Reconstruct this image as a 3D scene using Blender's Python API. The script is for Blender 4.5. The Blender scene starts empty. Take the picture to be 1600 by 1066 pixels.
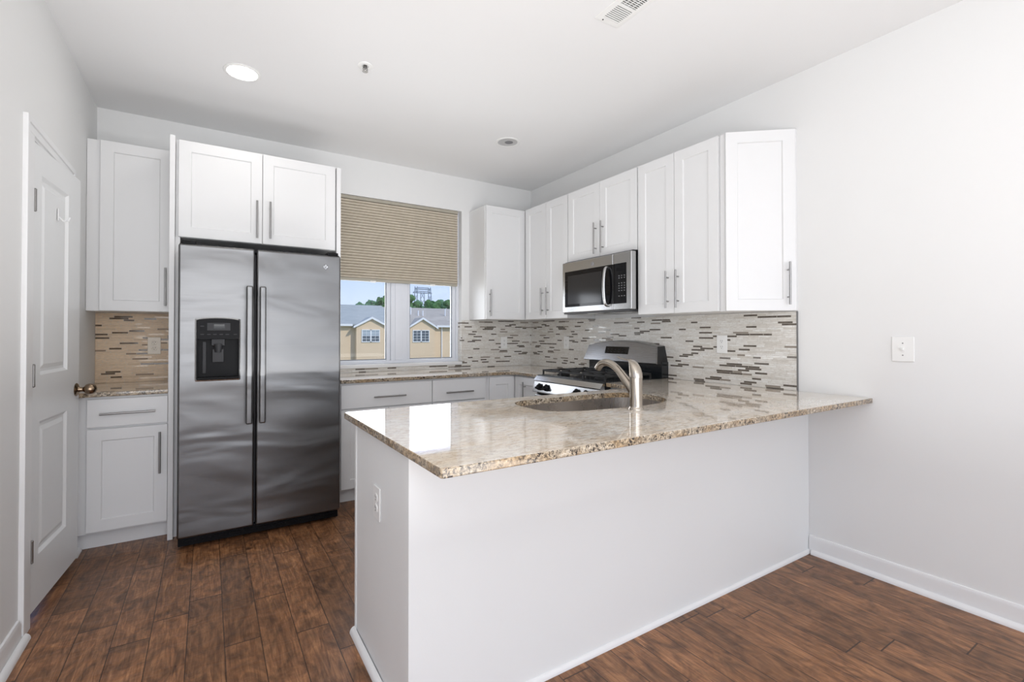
import bpy, bmesh, math, random
from math import sin, cos, pi, radians, atan2, hypot
from mathutils import Vector, Matrix

random.seed(7)
SC = bpy.context.scene
COL = SC.collection

# ------------------------------------------------------------------ camera
cam_d = bpy.data.cameras.new('camera')
cam = bpy.data.objects.new('camera', cam_d); COL.objects.link(cam)
cam.location = (0, 0, 1.257)
cam.rotation_euler = (pi/2 + 0.0101, 0, -0.5538)
cam_d.sensor_width = 36.0
cam_d.lens = 738.9/1600*36
cam_d.shift_x = (800-782.5)/1600
cam_d.shift_y = (514.0-533)/1600
cam_d.clip_start = 0.02; cam_d.clip_end = 600
SC.camera = cam

# ------------------------------------------------------------------ world, sun, exposure
W = bpy.data.worlds.new('World'); SC.world = W; W.use_nodes = True
nt = W.node_tree; nt.nodes.clear()
out = nt.nodes.new('ShaderNodeOutputWorld'); bg = nt.nodes.new('ShaderNodeBackground')
tc = nt.nodes.new('ShaderNodeTexCoord'); sx = nt.nodes.new('ShaderNodeSeparateXYZ')
cr = nt.nodes.new('ShaderNodeValToRGB')
cr.color_ramp.elements[0].position = 0.0; cr.color_ramp.elements[0].color = (0.70, 0.80, 0.96, 1)
cr.color_ramp.elements[1].position = 0.22; cr.color_ramp.elements[1].color = (0.33, 0.50, 0.92, 1)
nt.links.new(tc.outputs['Generated'], sx.inputs[0]); nt.links.new(sx.outputs['Z'], cr.inputs[0])
nt.links.new(cr.outputs[0], bg.inputs['Color']); nt.links.new(bg.outputs[0], out.inputs['Surface'])
bg.inputs['Strength'].default_value = 1.1

def lamp(name, kind, loc, rot, energy, color=(1, 1, 1), **kw):
    l = bpy.data.lights.new(name, kind); l.energy = energy; l.color = color
    for k, v in kw.items(): setattr(l, k, v)
    o = bpy.data.objects.new(name, l); COL.objects.link(o); o.location = loc; o.rotation_euler = rot
    return o
lamp('sun', 'SUN', (0, 0, 20), (radians(48), 0, radians(35)), 2.1, (1, .95, .88), angle=radians(3))
# daylight through the glazing of the living room behind the camera
lamp('daylight_rear', 'AREA', (0.3, -3.02, 1.45), (radians(90), 0, 0), 66, (.985, .99, 1), shape='RECTANGLE', size=4.4, size_y=2.2)
lamp('daylight_side', 'AREA', (-3.35, -1.0, 1.45), (radians(90), 0, radians(-90)), 8, (.985, .99, 1), shape='RECTANGLE', size=2.6, size_y=2.1)
# daylight at the kitchen window
lamp('daylight_kitchen', 'AREA', (1.51, 4.40, 1.36), (radians(-88), 0, 0), 12, (.97, .99, 1), shape='RECTANGLE', size=1.2, size_y=.74)
# added unseen fill lamps: aimed up at the ceiling, plus a front one
lamp('bounce', 'AREA', (-.2, -.9, .6), (radians(180), 0, 0), 120, (.985, .99, 1), shape='RECTANGLE', size=3.2, size_y=2.6)
lamp('front_fill', 'AREA', (-.05, -.55, 1.75), (radians(84), 0, 0), 9, (1, .99, .98), shape='RECTANGLE', size=.8, size_y=.8)  # added fill beside the camera, brightens the low cabinets
lamp('bounce_kitchen', 'AREA', (1.0, 2.75, 1.0), (radians(180), 0, 0), 12, (.985, .99, 1), shape='RECTANGLE', size=1.8, size_y=.9)  # added unseen lamp in the aisle, brightens the kitchen ceiling

SC.view_settings.view_transform = 'Standard'
SC.view_settings.look = 'None'
SC.view_settings.gamma = 1
SC.view_settings.use_curve_mapping = False
SC.view_settings.exposure = 0.09

# ------------------------------------------------------------------ helpers
def srgb(r, g, b):
    f = lambda c: (c/255/12.92) if c/255 <= .04045 else ((c/255+.055)/1.055)**2.4
    return (f(r), f(g), f(b), 1)

class N:
    """tiny node helper"""
    def __init__(s, name):
        s.m = bpy.data.materials.new(name); s.m.use_nodes = True
        s.t = s.m.node_tree; s.b = s.t.nodes['Principled BSDF']
    def n(s, typ, **kw):
        x = s.t.nodes.new(typ)
        for k, v in kw.items(): setattr(x, k, v)
        return x
    def l(s, a, b): s.t.links.new(a, b)
    def math(s, op, a, b=None, c=None):
        x = s.n('ShaderNodeMath', operation=op)
        for i, v in enumerate((a, b, c)):
            if v is None: continue
            if isinstance(v, (int, float)): x.inputs[i].default_value = v
            else: s.l(v, x.inputs[i])
        return x.outputs[0]
    def pos(s):
        g = s.n('ShaderNodeNewGeometry'); return g.outputs['Position']
    def scaled(s, v, sc):
        x = s.n('ShaderNodeMapping'); x.inputs['Scale'].default_value = sc; s.l(v, x.inputs['Vector']); return x.outputs[0]
    def noise(s, v, scale, detail=4, rough=.55, dist=0):
        x = s.n('ShaderNodeTexNoise'); x.inputs['Scale'].default_value = scale; x.inputs['Detail'].default_value = detail
        x.inputs['Roughness'].default_value = rough; x.inputs['Distortion'].default_value = dist
        s.l(v, x.inputs['Vector']); return x.outputs['Fac']
    def ramp(s, fac, stops, interp='LINEAR'):
        x = s.n('ShaderNodeValToRGB'); e = x.color_ramp; e.interpolation = interp
        while len(e.elements) < len(stops): e.elements.new(.5)
        for el, (p, c) in zip(e.elements, stops):
            el.position = p; el.color = c if len(c) == 4 else (*c, 1)
        s.l(fac, x.inputs[0]); return x.outputs[0]
    def mix(s, fac, a, b, blend='MIX'):
        x = s.n('ShaderNodeMix', data_type='RGBA', blend_type=blend)
        for i, v in ((0, fac), (6, a), (7, b)):
            if isinstance(v, (int, float)): x.inputs[i].default_value = v
            elif isinstance(v, tuple): x.inputs[i].default_value = v
            else: s.l(v, x.inputs[i])
        return x.outputs[2]
    def bump(s, h, strength=.2, dist=.01, normal=None):
        x = s.n('ShaderNodeBump'); x.inputs['Strength'].default_value = strength; x.inputs['Distance'].default_value = dist
        s.l(h, x.inputs['Height'])
        if normal is not None: s.l(normal, x.inputs['Normal'])
        s.l(x.outputs[0], s.b.inputs['Normal']); return x.outputs[0]
    def set(s, **kw):
        for k, v in kw.items():
            k = {'color': 'Base Color', 'rough': 'Roughness', 'metal': 'Metallic', 'coat': 'Coat Weight', 'coatr': 'Coat Roughness',
                 'spec': 'Specular IOR Level', 'emis': 'Emission Color', 'emist': 'Emission Strength', 'aniso': 'Anisotropic', 'trans': 'Transmission Weight'}[k]
            if isinstance(v, (int, float, tuple)): s.b.inputs[k].default_value = v
            else: s.l(v, s.b.inputs[k])
        return s

def plain(name, col, rough=.5, metal=0, var=.02, **kw):
    n = N(name); p = n.pos()
    f = n.noise(p, 6, 3)
    c2 = tuple(max(0, c*(1-var*3)) for c in col[:3])+(1,)
    n.set(color=n.mix(f, col, c2), rough=rough, metal=metal, **kw)
    return n.m

def emissive(name, col, st):
    n = N(name); n.set(color=col, emis=col, emist=st); return n.m

M = {}
def wallpaint(name, col, rough):
    n = N(name); p = n.pos()
    f = n.noise(p, 1.3, 3)
    n.set(color=n.mix(f, col, tuple(c*.975 for c in col[:3])+(1,)), rough=rough)
    n.bump(n.noise(p, 320, 2), .06, .002)
    return n.m
M['wall'] = wallpaint('wall_paint', srgb(229, 229, 228), .6)
M['ceiling'] = wallpaint('ceiling_paint', srgb(232, 232, 232), .85)
M['trim'] = plain('trim_paint', srgb(232, 232, 232), .32)
M['cab'] = plain('cabinet_paint', srgb(224, 224, 224), .34, var=.006)
M['cabin'] = plain('cabinet_interior', srgb(205, 205, 203), .6)
M['knee'] = wallpaint('peninsula_paint', srgb(231, 232, 231), .45)
M['door'] = plain('door_paint', srgb(226, 227, 227), .34, var=.005)

def steel(name, col, rough, brush=(2, 2, 300), wave=0, bump=.03):
    n = N(name); p = n.pos()
    b = n.noise(n.scaled(p, brush), 3, 3)
    n.set(color=n.mix(b, col, tuple(c*.86 for c in col[:3])+(1,)), metal=1,
          rough=n.math('ADD', n.math('MULTIPLY', b, .12), rough-.06))
    nn = n.bump(b, bump, .001)
    if wave:
        w = n.noise(n.scaled(p, (1.5, 1.5, 4.2)), 1.15, 1.5, .45, .5)
        n.bump(w, wave, .05, nn)
    return n.m
M['fridge'] = steel('fridge_steel', (.18, .18, .181, 1), .34, (1.2, 1.2, 260), wave=.38, bump=.010)
M['steel2'] = steel('darker_steel', (.30, .30, .305, 1), .26, (2, 2, 160))  # darker base colour, used for the range backguard
M['steel'] = steel('stainless_steel', (.52, .52, .52, 1), .24, (2, 2, 220))
M['pull'] = steel('brushed_pull', (.36, .355, .35, 1), .32, (200, 200, 6))
M['nickel'] = steel('brushed_nickel', (.47, .42, .36, 1), .22, (160, 160, 8))
M['sink'] = steel('sink_steel', (.60, .56, .52, 1), .28, (3, 90, 3))
M['brass'] = steel('aged_brass', (.30, .22, .15, 1), .22, (60, 60, 60))
M['hinge'] = steel('hinge_metal', (.30, .29, .28, 1), .4)
M['edge'] = steel('tile_edge_metal', (.30, .30, .30, 1), .35)
M['black'] = plain('black_plastic', (.006, .006, .007, 1), .45, spec=.12)
M['gloss'] = plain('black_glass', (.005, .005, .006, 1), .05, spec=.32)
M['iron'] = plain('cast_iron', (.012, .012, .012, 1), .5)
M['enamel'] = plain('black_enamel', (.012, .014, .016, 1), .12)
M['dkgrey'] = plain('dark_grey_plastic', srgb(48, 48, 50), .4, spec=.2)
M['midgrey'] = plain('grey_marking', srgb(120, 120, 122), .4)
M['lightmark'] = plain('pale_marking', srgb(165, 165, 165), .5)
M['plate'] = plain('white_plastic', srgb(236, 236, 234), .3, var=.003)
M['ivory'] = plain('ivory_plastic', srgb(222, 212, 196), .35, var=.005)
M['slot'] = plain('slot_dark', srgb(50, 48, 46), .6)
M['vinyl'] = plain('window_vinyl', srgb(226, 229, 236), .35)
M['gasket'] = plain('dark_glazing_bead', srgb(92, 98, 108), .5)
M['sidegrey'] = plain('fridge_side', srgb(70, 70, 72), .45)
M['frost'] = plain('lamp_reflector', srgb(190, 190, 190), .4)
M['lamp'] = emissive('lit_lamp', (1, .97, .92, 1), 24)

def granite():
    n = N('granite'); p = n.pos()
    big = n.noise(n.scaled(p, (1.0, 2.4, 2)), 2.6, 4, .6, .8)
    med = n.noise(n.scaled(p, (1, 2.4, 2)), 30, 6, .75, .4)
    base = n.ramp(med, [(.30, srgb(186, 170, 152)), (.42, srgb(214, 202, 187)), (.52, srgb(231, 224, 213)), (.66, srgb(243, 239, 232))])
    warm = n.mix(1.0, base, srgb(246, 232, 214), 'MULTIPLY')
    c = n.mix(n.ramp(big, [(.40, (0, 0, 0)), (.62, (.75, .75, .75))]), base, warm)
    vein = n.noise(n.scaled(p, (1, 4.5, 2)), 22, 5, .8, .6)
    c = n.mix(n.math('MULTIPLY', n.ramp(vein, [(.37, (1, 1, 1)), (.44, (0, 0, 0))]), .6), c, srgb(126, 116, 110))
    fine = n.noise(n.scaled(p, (1, 2.2, 2)), 190, 3, .7)
    c = n.mix(n.math('MULTIPLY', n.ramp(fine, [(.36, (1, 1, 1)), (.43, (0, 0, 0))]), .45), c, srgb(122, 106, 94))
    bl = n.noise(n.scaled(p, (1, 1.8, 1)), 85, 3, .6, .5)
    sel = n.ramp(n.noise(p, 13, 3, .6), [(.52, (0, 0, 0)), (.62, (1, 1, 1))])
    c = n.mix(n.math('MULTIPLY', n.ramp(bl, [(.33, (1, 1, 1)), (.38, (0, 0, 0))]), sel), c, srgb(56, 46, 42))
    n.set(color=c, rough=.06, coat=.6, coatr=.03, spec=.6)
    return n.m
M['granite'] = granite()
def granite_edge():
    # the cut edge: coarser, darker crystals in irregular clusters
    n = N('granite_edge'); p = n.pos()
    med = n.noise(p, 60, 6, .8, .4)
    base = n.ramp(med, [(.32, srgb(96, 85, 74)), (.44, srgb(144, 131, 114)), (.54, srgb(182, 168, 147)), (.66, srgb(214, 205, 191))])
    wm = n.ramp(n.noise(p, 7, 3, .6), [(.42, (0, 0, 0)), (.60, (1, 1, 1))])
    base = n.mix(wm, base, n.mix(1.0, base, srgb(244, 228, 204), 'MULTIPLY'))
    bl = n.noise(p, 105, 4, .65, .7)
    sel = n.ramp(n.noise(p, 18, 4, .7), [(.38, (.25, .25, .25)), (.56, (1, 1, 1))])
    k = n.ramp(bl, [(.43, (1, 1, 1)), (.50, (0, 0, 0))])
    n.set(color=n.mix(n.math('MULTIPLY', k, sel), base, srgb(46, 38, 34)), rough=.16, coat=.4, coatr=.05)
    return n.m
M['granite_edge'] = granite_edge()

def mosaic(name='mosaic_tile', tint=None):
    n = N(name); p = n.pos(); s = n.n('ShaderNodeSeparateXYZ'); n.l(p, s.inputs[0])
    u = n.math('ADD', s.outputs[0], s.outputs[1]); h = .0122
    z = n.math('DIVIDE', s.outputs[2], h); row = n.math('FLOOR', z); fr = n.math('FRACT', z)
    wn = n.n('ShaderNodeTexWhiteNoise', noise_dimensions='1D'); n.l(row, wn.inputs['W'])
    w = n.math('ADD', n.math('DIVIDE', u, .086), n.math('MULTIPLY', wn.outputs['Value'], 910))
    v = n.n('ShaderNodeTexVoronoi', voronoi_dimensions='1D'); v.inputs['Scale'].default_value = 1; n.l(w, v.inputs['W'])
    e = n.n('ShaderNodeTexVoronoi', voronoi_dimensions='1D', feature='DISTANCE_TO_EDGE'); e.inputs['Scale'].default_value = 1; n.l(w, e.inputs['W'])
    sc = n.n('ShaderNodeSeparateColor'); n.l(v.outputs['Color'], sc.inputs[0])
    tile = n.ramp(sc.outputs[0], [(0, srgb(92, 85, 78)), (.12, srgb(140, 131, 121)), (.135, srgb(210, 206, 198)), (.22, srgb(220, 217, 211)),
                                  (.48, srgb(225, 223, 218)), (.72, srgb(217, 213, 206)), (.84, srgb(233, 232, 228))], 'CONSTANT')
    st = n.noise(n.scaled(p, (14, 14, 60)), 3, 4, .7)
    tile = n.mix(n.math('MULTIPLY', n.ramp(st, [(.4, (1, 1, 1)), (.58, (0, 0, 0))]), .28), tile, srgb(158, 148, 136))
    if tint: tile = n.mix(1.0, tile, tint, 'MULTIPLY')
    g1 = n.math('LESS_THAN', fr, .09); g2 = n.math('LESS_THAN', e.outputs['Distance'], .012)
    g = n.math('MAXIMUM', g1, g2)
    gl = n.math('LESS_THAN', sc.outputs[0], .12); gl2 = n.math('GREATER_THAN', sc.outputs[0], .84)
    glass = n.math('MAXIMUM', gl, gl2)
    r = n.math('SUBTRACT', .42, n.math('MULTIPLY', glass, .34))
    n.set(color=n.mix(g, tile, srgb(196, 190, 180)), rough=n.math('MAXIMUM', r, n.math('MULTIPLY', g, .8)))
    n.bump(n.math('SUBTRACT', 1, g), .25, .0015)
    return n.m
M['mosaic'] = mosaic()
M['mosaic_warm'] = mosaic('warm_tint_mosaic', srgb(250, 222, 190))  # same mosaic with a warm tint multiplied in

def wood():
    n = N('walnut_planks'); p = n.pos(); s = n.n('ShaderNodeSeparateXYZ'); n.l(p, s.inputs[0])
    x = n.math('DIVIDE', n.math('ADD', s.outputs[0], -.06+1.3), .13); row = n.math('FLOOR', x); fr = n.math('FRACT', x)
    wn = n.n('ShaderNodeTexWhiteNoise', noise_dimensions='1D'); n.l(row, wn.inputs['W'])
    w = n.math('ADD', n.math('DIVIDE', s.outputs[1], .78), n.math('MULTIPLY', wn.outputs['Value'], 640))
    v = n.n('ShaderNodeTexVoronoi', voronoi_dimensions='1D'); v.inputs['Scale'].default_value = 1; v.inputs['Randomness'].default_value = .6; n.l(w, v.inputs['W'])
    e = n.n('ShaderNodeTexVoronoi', voronoi_dimensions='1D', feature='DISTANCE_TO_EDGE'); e.inputs['Scale'].default_value = 1; e.inputs['Randomness'].default_value = .6; n.l(w, e.inputs['W'])
    sc = n.n('ShaderNodeSeparateColor'); n.l(v.outputs['Color'], sc.inputs[0])
    # shift the grain per plank
    cb = n.n('ShaderNodeCombineXYZ'); n.l(n.math('MULTIPLY', sc.outputs[1], 30), cb.inputs[0]); n.l(n.math('MULTIPLY', sc.outputs[2], 30), cb.inputs[1])
    va = n.n('ShaderNodeVectorMath', operation='ADD'); n.l(p, va.inputs[0]); n.l(cb.outputs[0], va.inputs[1]); q = va.outputs[0]
    gr = n.noise(n.scaled(q, (26, 2.2, 1)), 2.6, 6, .65, 1.2)
    fig = n.noise(n.scaled(q, (5, 2.4, 1)), 1.9, 4, .6, 2.2)
    c = n.ramp(gr, [(.28, srgb(118, 82, 56)), (.5, srgb(164, 121, 86)), (.72, srgb(200, 156, 116))])
    c2 = n.ramp(fig, [(.32, srgb(92, 72, 62)), (.55, srgb(208, 190, 178)), (.7, srgb(255, 240, 226))])
    c = n.mix(.75, c, c2, 'MULTIPLY')
    tone = n.ramp(sc.outputs[0], [(0, (.62, .62, .62)), (1, (1.05, 1.05, 1.05))])
    c = n.mix(1.0, c, tone, 'MULTIPLY')
    kn = n.n('ShaderNodeTexVoronoi'); kn.inputs['Scale'].default_value = 3.3; n.l(q, kn.inputs['Vector'])
    knot = n.ramp(kn.outputs['Distance'], [(.03, (1, 1, 1)), (.075, (0, 0, 0))])
    c = n.mix(n.math('MULTIPLY', knot, .75), c, srgb(34, 20, 14))
    seam = n.math('MAXIMUM', n.math('LESS_THAN', fr, .028), n.math('LESS_THAN', e.outputs['Distance'], .0035))
    c = n.mix(n.math('MULTIPLY', seam, .8), c, srgb(30, 18, 12))
    n.set(color=c, rough=n.math('ADD', .26, n.math('MULTIPLY', gr, .2)), spec=.45)
    scr = n.noise(n.scaled(q, (3, 9, 1)), 2.0, 2, .5, .8)
    hh = n.math('SUBTRACT', n.math('ADD', scr, n.math('MULTIPLY', gr, .25)), n.math('MULTIPLY', seam, .8))
    n.bump(hh, .30, .008)
    return n.m
M['wood'] = wood()

def fabric():
    n = N('shade_fabric'); p = n.pos()
    f = n.noise(p, 8, 3)
    col = n.mix(f, srgb(204, 194, 178), srgb(190, 180, 164))
    n.set(color=col, rough=.9)
    return n.m
M['fabric'] = fabric()
M['rail'] = plain('shade_rail', srgb(170, 164, 150), .5)
def glass():
    n = N('window_glass'); o = n.t.nodes['Material Output']
    t = n.n('ShaderNodeBsdfTransparent'); g = n.n('ShaderNodeBsdfGlossy'); g.inputs['Roughness'].default_value = .02
    fr = n.n('ShaderNodeFresnel'); fr.inputs[0].default_value = 1.35
    mx = n.n('ShaderNodeMixShader'); n.l(fr.outputs[0], mx.inputs[0]); n.l(t.outputs[0], mx.inputs[1]); n.l(g.outputs[0], mx.inputs[2]); n.l(mx.outputs[0], o.inputs[0])
    return n.m
M['glass'] = glass()
def outdoor(name, c1, c2, sc, scl=(1, 1, 1)):
    n = N(name); n.set(color=n.mix(n.noise(n.scaled(n.pos(), scl), sc, 4), c1, c2), rough=.9); return n.m
M['siding'] = outdoor('tan_siding', srgb(234, 208, 174), srgb(222, 196, 162), 3, (.3, .3, 12))
M['shingle'] = outdoor('grey_shingle', srgb(174, 178, 172), srgb(146, 150, 146), 1.2, (1, 1, 6))
M['shingle2'] = outdoor('brown_grey_shingle', srgb(186, 178, 164), srgb(154, 146, 134), 1.2, (1, 1, 6))
M['outwhite'] = plain('white_fascia', srgb(240, 240, 238), .5)
M['outglass'] = plain('dark_house_glass', srgb(78, 90, 100), .15)
M['blindglass'] = plain('blind_behind_glass', srgb(168, 180, 188), .4)
M['leaf'] = outdoor('foliage', srgb(92, 132, 74), srgb(52, 88, 46), 1.4)
M['leaf2'] = outdoor('foliage_pale', srgb(112, 150, 110), srgb(70, 110, 78), 1.4)
M['bark'] = plain('bark', srgb(80, 66, 54), .9)
M['grass'] = outdoor('grass', srgb(96, 118, 66), srgb(78, 100, 56), .6)
M['tower'] = plain('galvanised_lattice', srgb(150, 160, 172), .6)

class MB:
    """collects shapes, builds them as one mesh object"""
    def __init__(s): s.bm = bmesh.new(); s.mi = 0
    def _merge(s, b, mat=None):
        if mat is not None: b.transform(mat)
        me = bpy.data.meshes.new('t'); b.to_mesh(me); b.free()
        n0 = len(s.bm.faces); s.bm.from_mesh(me); bpy.data.meshes.remove(me)
        s.bm.faces.ensure_lookup_table()
        for f in s.bm.faces[n0:]: f.material_index = s.mi
    def mat(s, i): s.mi = i; return s
    def box(s, x0, x1, y0, y1, z0, z1, bev=0, seg=2, rot=None):
        b = bmesh.new(); bmesh.ops.create_cube(b, size=1)
        for v in b.verts:
            v.co = Vector(((x0+x1)/2+v.co.x*(x1-x0), (y0+y1)/2+v.co.y*(y1-y0), (z0+z1)/2+v.co.z*(z1-z0)))
        if bev: bmesh.ops.bevel(b, geom=b.edges[:], offset=bev, segments=seg, affect='EDGES', profile=.5)
        s._merge(b, rot); return s
    def cyl(s, c, r, h, axis='z', seg=32, r2=None, bev=0, mat=None):
        """cylinder centred on c, length h along axis"""
        b = bmesh.new(); bmesh.ops.create_cone(b, cap_ends=True, segments=seg, radius1=r, radius2=r if r2 is None else r2, depth=h)
        if bev:
            ed = [e for e in b.edges if len([f for f in e.link_faces if len(f.verts) > 4]) == 1]
            bmesh.ops.bevel(b, geom=ed, offset=bev, segments=2, affect='EDGES', profile=.5)
        m = {'z': Matrix(), 'x': Matrix.Rotation(pi/2, 4, 'Y'), 'y': Matrix.Rotation(-pi/2, 4, 'X')}[axis]
        m = Matrix.Translation(c) @ m
        if mat is not None: m = mat @ m
        s._merge(b, m); return s
    def lathe(s, prof, seg=32, mat=None):
        """prof: (r, z) list"""
        b = bmesh.new(); rings = []
        for r, z in prof:
            if r < 1e-6: rings.append([b.verts.new((0, 0, z))])
            else: rings.append([b.verts.new((r*cos(2*pi*i/seg), r*sin(2*pi*i/seg), z)) for i in range(seg)])
        for a, c in zip(rings, rings[1:]):
            for i in range(seg):
                j = (i+1) % seg
                if len(a) == 1 and len(c) > 1: b.faces.new((a[0], c[i], c[j]))
                elif len(c) == 1 and len(a) > 1: b.faces.new((a[i], a[j], c[0]))
                elif len(a) > 1: b.faces.new((a[i], a[j], c[j], c[i]))
        bmesh.ops.recalc_face_normals(b, faces=b.faces)
        s._merge(b, mat); return s
    def tube(s, pts, rad, seg=12, flat=1.0, caps=True):
        """swept tube; rad number or list; flat squashes along the local binormal"""
        b = bmesh.new(); pts = [Vector(p) for p in pts]; rings = []
        if isinstance(rad, (int, float)): rad = [rad]*len(pts)
        t0 = (pts[1]-pts[0]).normalized()
        up = Vector((0, 0, 1)) if abs(t0.z) < .95 else Vector((1, 0, 0))
        nrm = (up - t0*up.dot(t0)).normalized()
        for i, p in enumerate(pts):
            t = (pts[min(i+1, len(pts)-1)]-pts[max(i-1, 0)]).normalized()
            nrm = (nrm - t*nrm.dot(t)).normalized(); bn = t.cross(nrm)
            rings.append([b.verts.new(p + (nrm*cos(2*pi*k/seg)*flat + bn*sin(2*pi*k/seg))*rad[i]) for k in range(seg)])
        for a, c in zip(rings, rings[1:]):
            for k in range(seg): b.faces.new((a[k], a[(k+1) % seg], c[(k+1) % seg], c[k]))
        if caps: b.faces.new(rings[0][::-1]); b.faces.new(rings[-1])
        bmesh.ops.recalc_face_normals(b, faces=b.faces)
        s._merge(b); return s
    def prism(s, poly, z0, z1, axis='z', bev=0, seg=2, mat=None):
        """extrude a 2D polygon. axis z: (x,y); axis y: (x,z); axis x: (y,z)"""
        b = bmesh.new()
        f3 = {'z': lambda p, h: (p[0], p[1], h), 'y': lambda p, h: (p[0], h, p[1]), 'x': lambda p, h: (h, p[0], p[1])}[axis]
        vs = [b.verts.new(f3(p, z0)) for p in poly]; f = b.faces.new(vs)
        r = bmesh.ops.extrude_face_region(b, geom=[f])
        d = Vector(f3((0, 0), z1))-Vector(f3((0, 0), z0))
        for v in r['geom']:
            if isinstance(v, bmesh.types.BMVert): v.co += d
        bmesh.ops.recalc_face_normals(b, faces=b.faces)
        if bev:
            ed = [e for e in b.edges if any(len(q.verts) > 4 or q.normal.dot(d.normalized()) > .9 or q.normal.dot(d.normalized()) < -.9 for q in e.link_faces)]
            bmesh.ops.bevel(b, geom=ed, offset=bev, segments=seg, affect='EDGES', profile=.5)
        s._merge(b, mat); return s
    def face(s, pts):
        s.bm.faces.new([s.bm.verts.new(p) for p in pts]).material_index = s.mi; return s
    def ball(s, c, r, sub=2, sc=(1, 1, 1), jit=0):
        b = bmesh.new(); bmesh.ops.create_icosphere(b, subdivisions=sub, radius=1)
        for v in b.verts:
            k = 1+random.uniform(-jit, jit)
            v.co = Vector(c)+Vector((v.co.x*r*sc[0]*k, v.co.y*r*sc[1]*k, v.co.z*r*sc[2]*k))
        s._merge(b); return s
    def build(s, name, mats, parent=None, smooth=35, off=None):
        """verts are in world space for an unrotated parent, in local space if parent['loc_space']"""
        if not isinstance(mats, (list, tuple)): mats = [mats]
        me = bpy.data.meshes.new(name)
        o = bpy.data.objects.new(name, me); COL.objects.link(o)
        if parent is not None:
            root = parent
            while root.parent: root = root.parent
            if not root.get('_local'):
                s.bm.transform(Matrix.Translation(-root.location))
            o.parent = parent
        s.bm.to_mesh(me); s.bm.free()
        for m in mats: me.materials.append(m)
        if smooth:
            for p in me.polygons: p.use_smooth = True
            me.set_sharp_from_angle(angle=radians(smooth))
            w = o.modifiers.new('normals', 'WEIGHTED_NORMAL'); w.keep_sharp = True
        return o

def boolean(o, mb_cut):
    c = mb_cut.build('cut', M['plate'])
    if o.parent:
        r = o.parent
        while r.parent: r = r.parent
        if not r.get('_local'): c.data.transform(Matrix.Translation(-r.location))
    pr = o.parent; o.parent = None
    md = o.modifiers.new('b', 'BOOLEAN'); md.object = c; md.operation = 'DIFFERENCE'; md.solver = 'EXACT'
    dg = bpy.context.evaluated_depsgraph_get(); dg.update()
    me = bpy.data.meshes.new_from_object(o.evaluated_get(dg))
    o.modifiers.clear(); w = o.modifiers.new('normals', 'WEIGHTED_NORMAL'); w.keep_sharp = True; old = o.data; nm = old.name; o.data = me; bpy.data.meshes.remove(old); me.name = nm
    bpy.data.objects.remove(c); o.parent = pr
    for p in me.polygons: p.use_smooth = True
    me.set_sharp_from_angle(angle=radians(30))

def tag(o, label=None, cat=None, group=None, kind=None):
    if label: o['label'] = label
    if cat: o['category'] = cat
    if group: o['group'] = group
    if kind: o['kind'] = kind
    return o
def thing(name, label, cat, loc=(0, 0, 0), rz=0, group=None, local=False):
    o = bpy.data.objects.new(name, None); COL.objects.link(o)
    o.empty_display_size = .05; o.location = loc; o.rotation_euler = (0, 0, rz)
    if local or rz: o['_local'] = 1
    return tag(o, label, cat, group)
def struct(mb, name, mats, parent=None, label=None):
    o = mb.build(name, mats, parent); o['kind'] = 'structure'
    if label: o['label'] = label
    return o

# ------------------------------------------------------------------ dimensions
XL, XR, YB, ZC = -.65, 2.953, 4.158, 2.795
CT, TH = .92, .027          # counter top height and slab thickness
RX0, RY0 = -3.4, -3.1       # living room behind the camera
WX0, WX1, WZ0, WZ1 = .905, 2.118, .985, 2.462    # kitchen window opening

# ------------------------------------------------------------------ shell
struct(MB().box(RX0-.1, XR+.1, RY0-.1, YB+.3, -.1, 0), 'floor', M['wood'])
struct(MB().box(RX0-.1, XR+.1, RY0-.1, YB+.3, ZC, ZC+.1), 'ceiling', M['ceiling'])
m = MB()
T = .16
m.box(XL-.12, WX0, YB, YB+T, 0, ZC).box(WX1, XR+.1, YB, YB+T, 0, ZC).box(WX0, WX1, YB, YB+T, 0, WZ0-.02).box(WX0, WX1, YB, YB+T, WZ1, ZC)
struct(m, 'wall_back', M['wall'])
struct(MB().box(XR, XR+.1, RY0-.1, YB, 0, ZC), 'wall_right', M['wall'])
# left wall with the pantry opening, and its return towards the living room
DY0, DY1, DZ = 2.785, 3.42, 2.105
m = MB()
m.box(XL-.12, XL, 2.0, DY0, 0, ZC).box(XL-.12, XL, DY1, YB, 0, ZC).box(XL-.12, XL, DY0, DY1, DZ, ZC)
m.box(RX0-.1, XL-.12, 2.0, 2.12, 0, ZC)
m.box(XL-.75, XL-.70, 2.12, YB, 0, ZC)     # back of the pantry
struct(m, 'wall_left', M['wall'])
m = MB()
m.box(RX0-.1, RX0, RY0, -2.45, 0, ZC).box(RX0-.1, RX0, .45, 2.0, 0, ZC).box(RX0-.1, RX0, -2.45, .45, 0, .3).box(RX0-.1, RX0, -2.45, .45, 2.55, ZC)
struct(m, 'wall_side', M['wall'])
m = MB()
m.box(RX0-.1, -2.1, RY0-.1, RY0, 0, ZC).box(2.7, XR+.1, RY0-.1, RY0, 0, ZC).box(-2.1, 2.7, RY0-.1, RY0, 0, .25).box(-2.1, 2.7, RY0-.1, RY0, 2.6, ZC)
struct(m, 'wall_rear', M['wall'])
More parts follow.
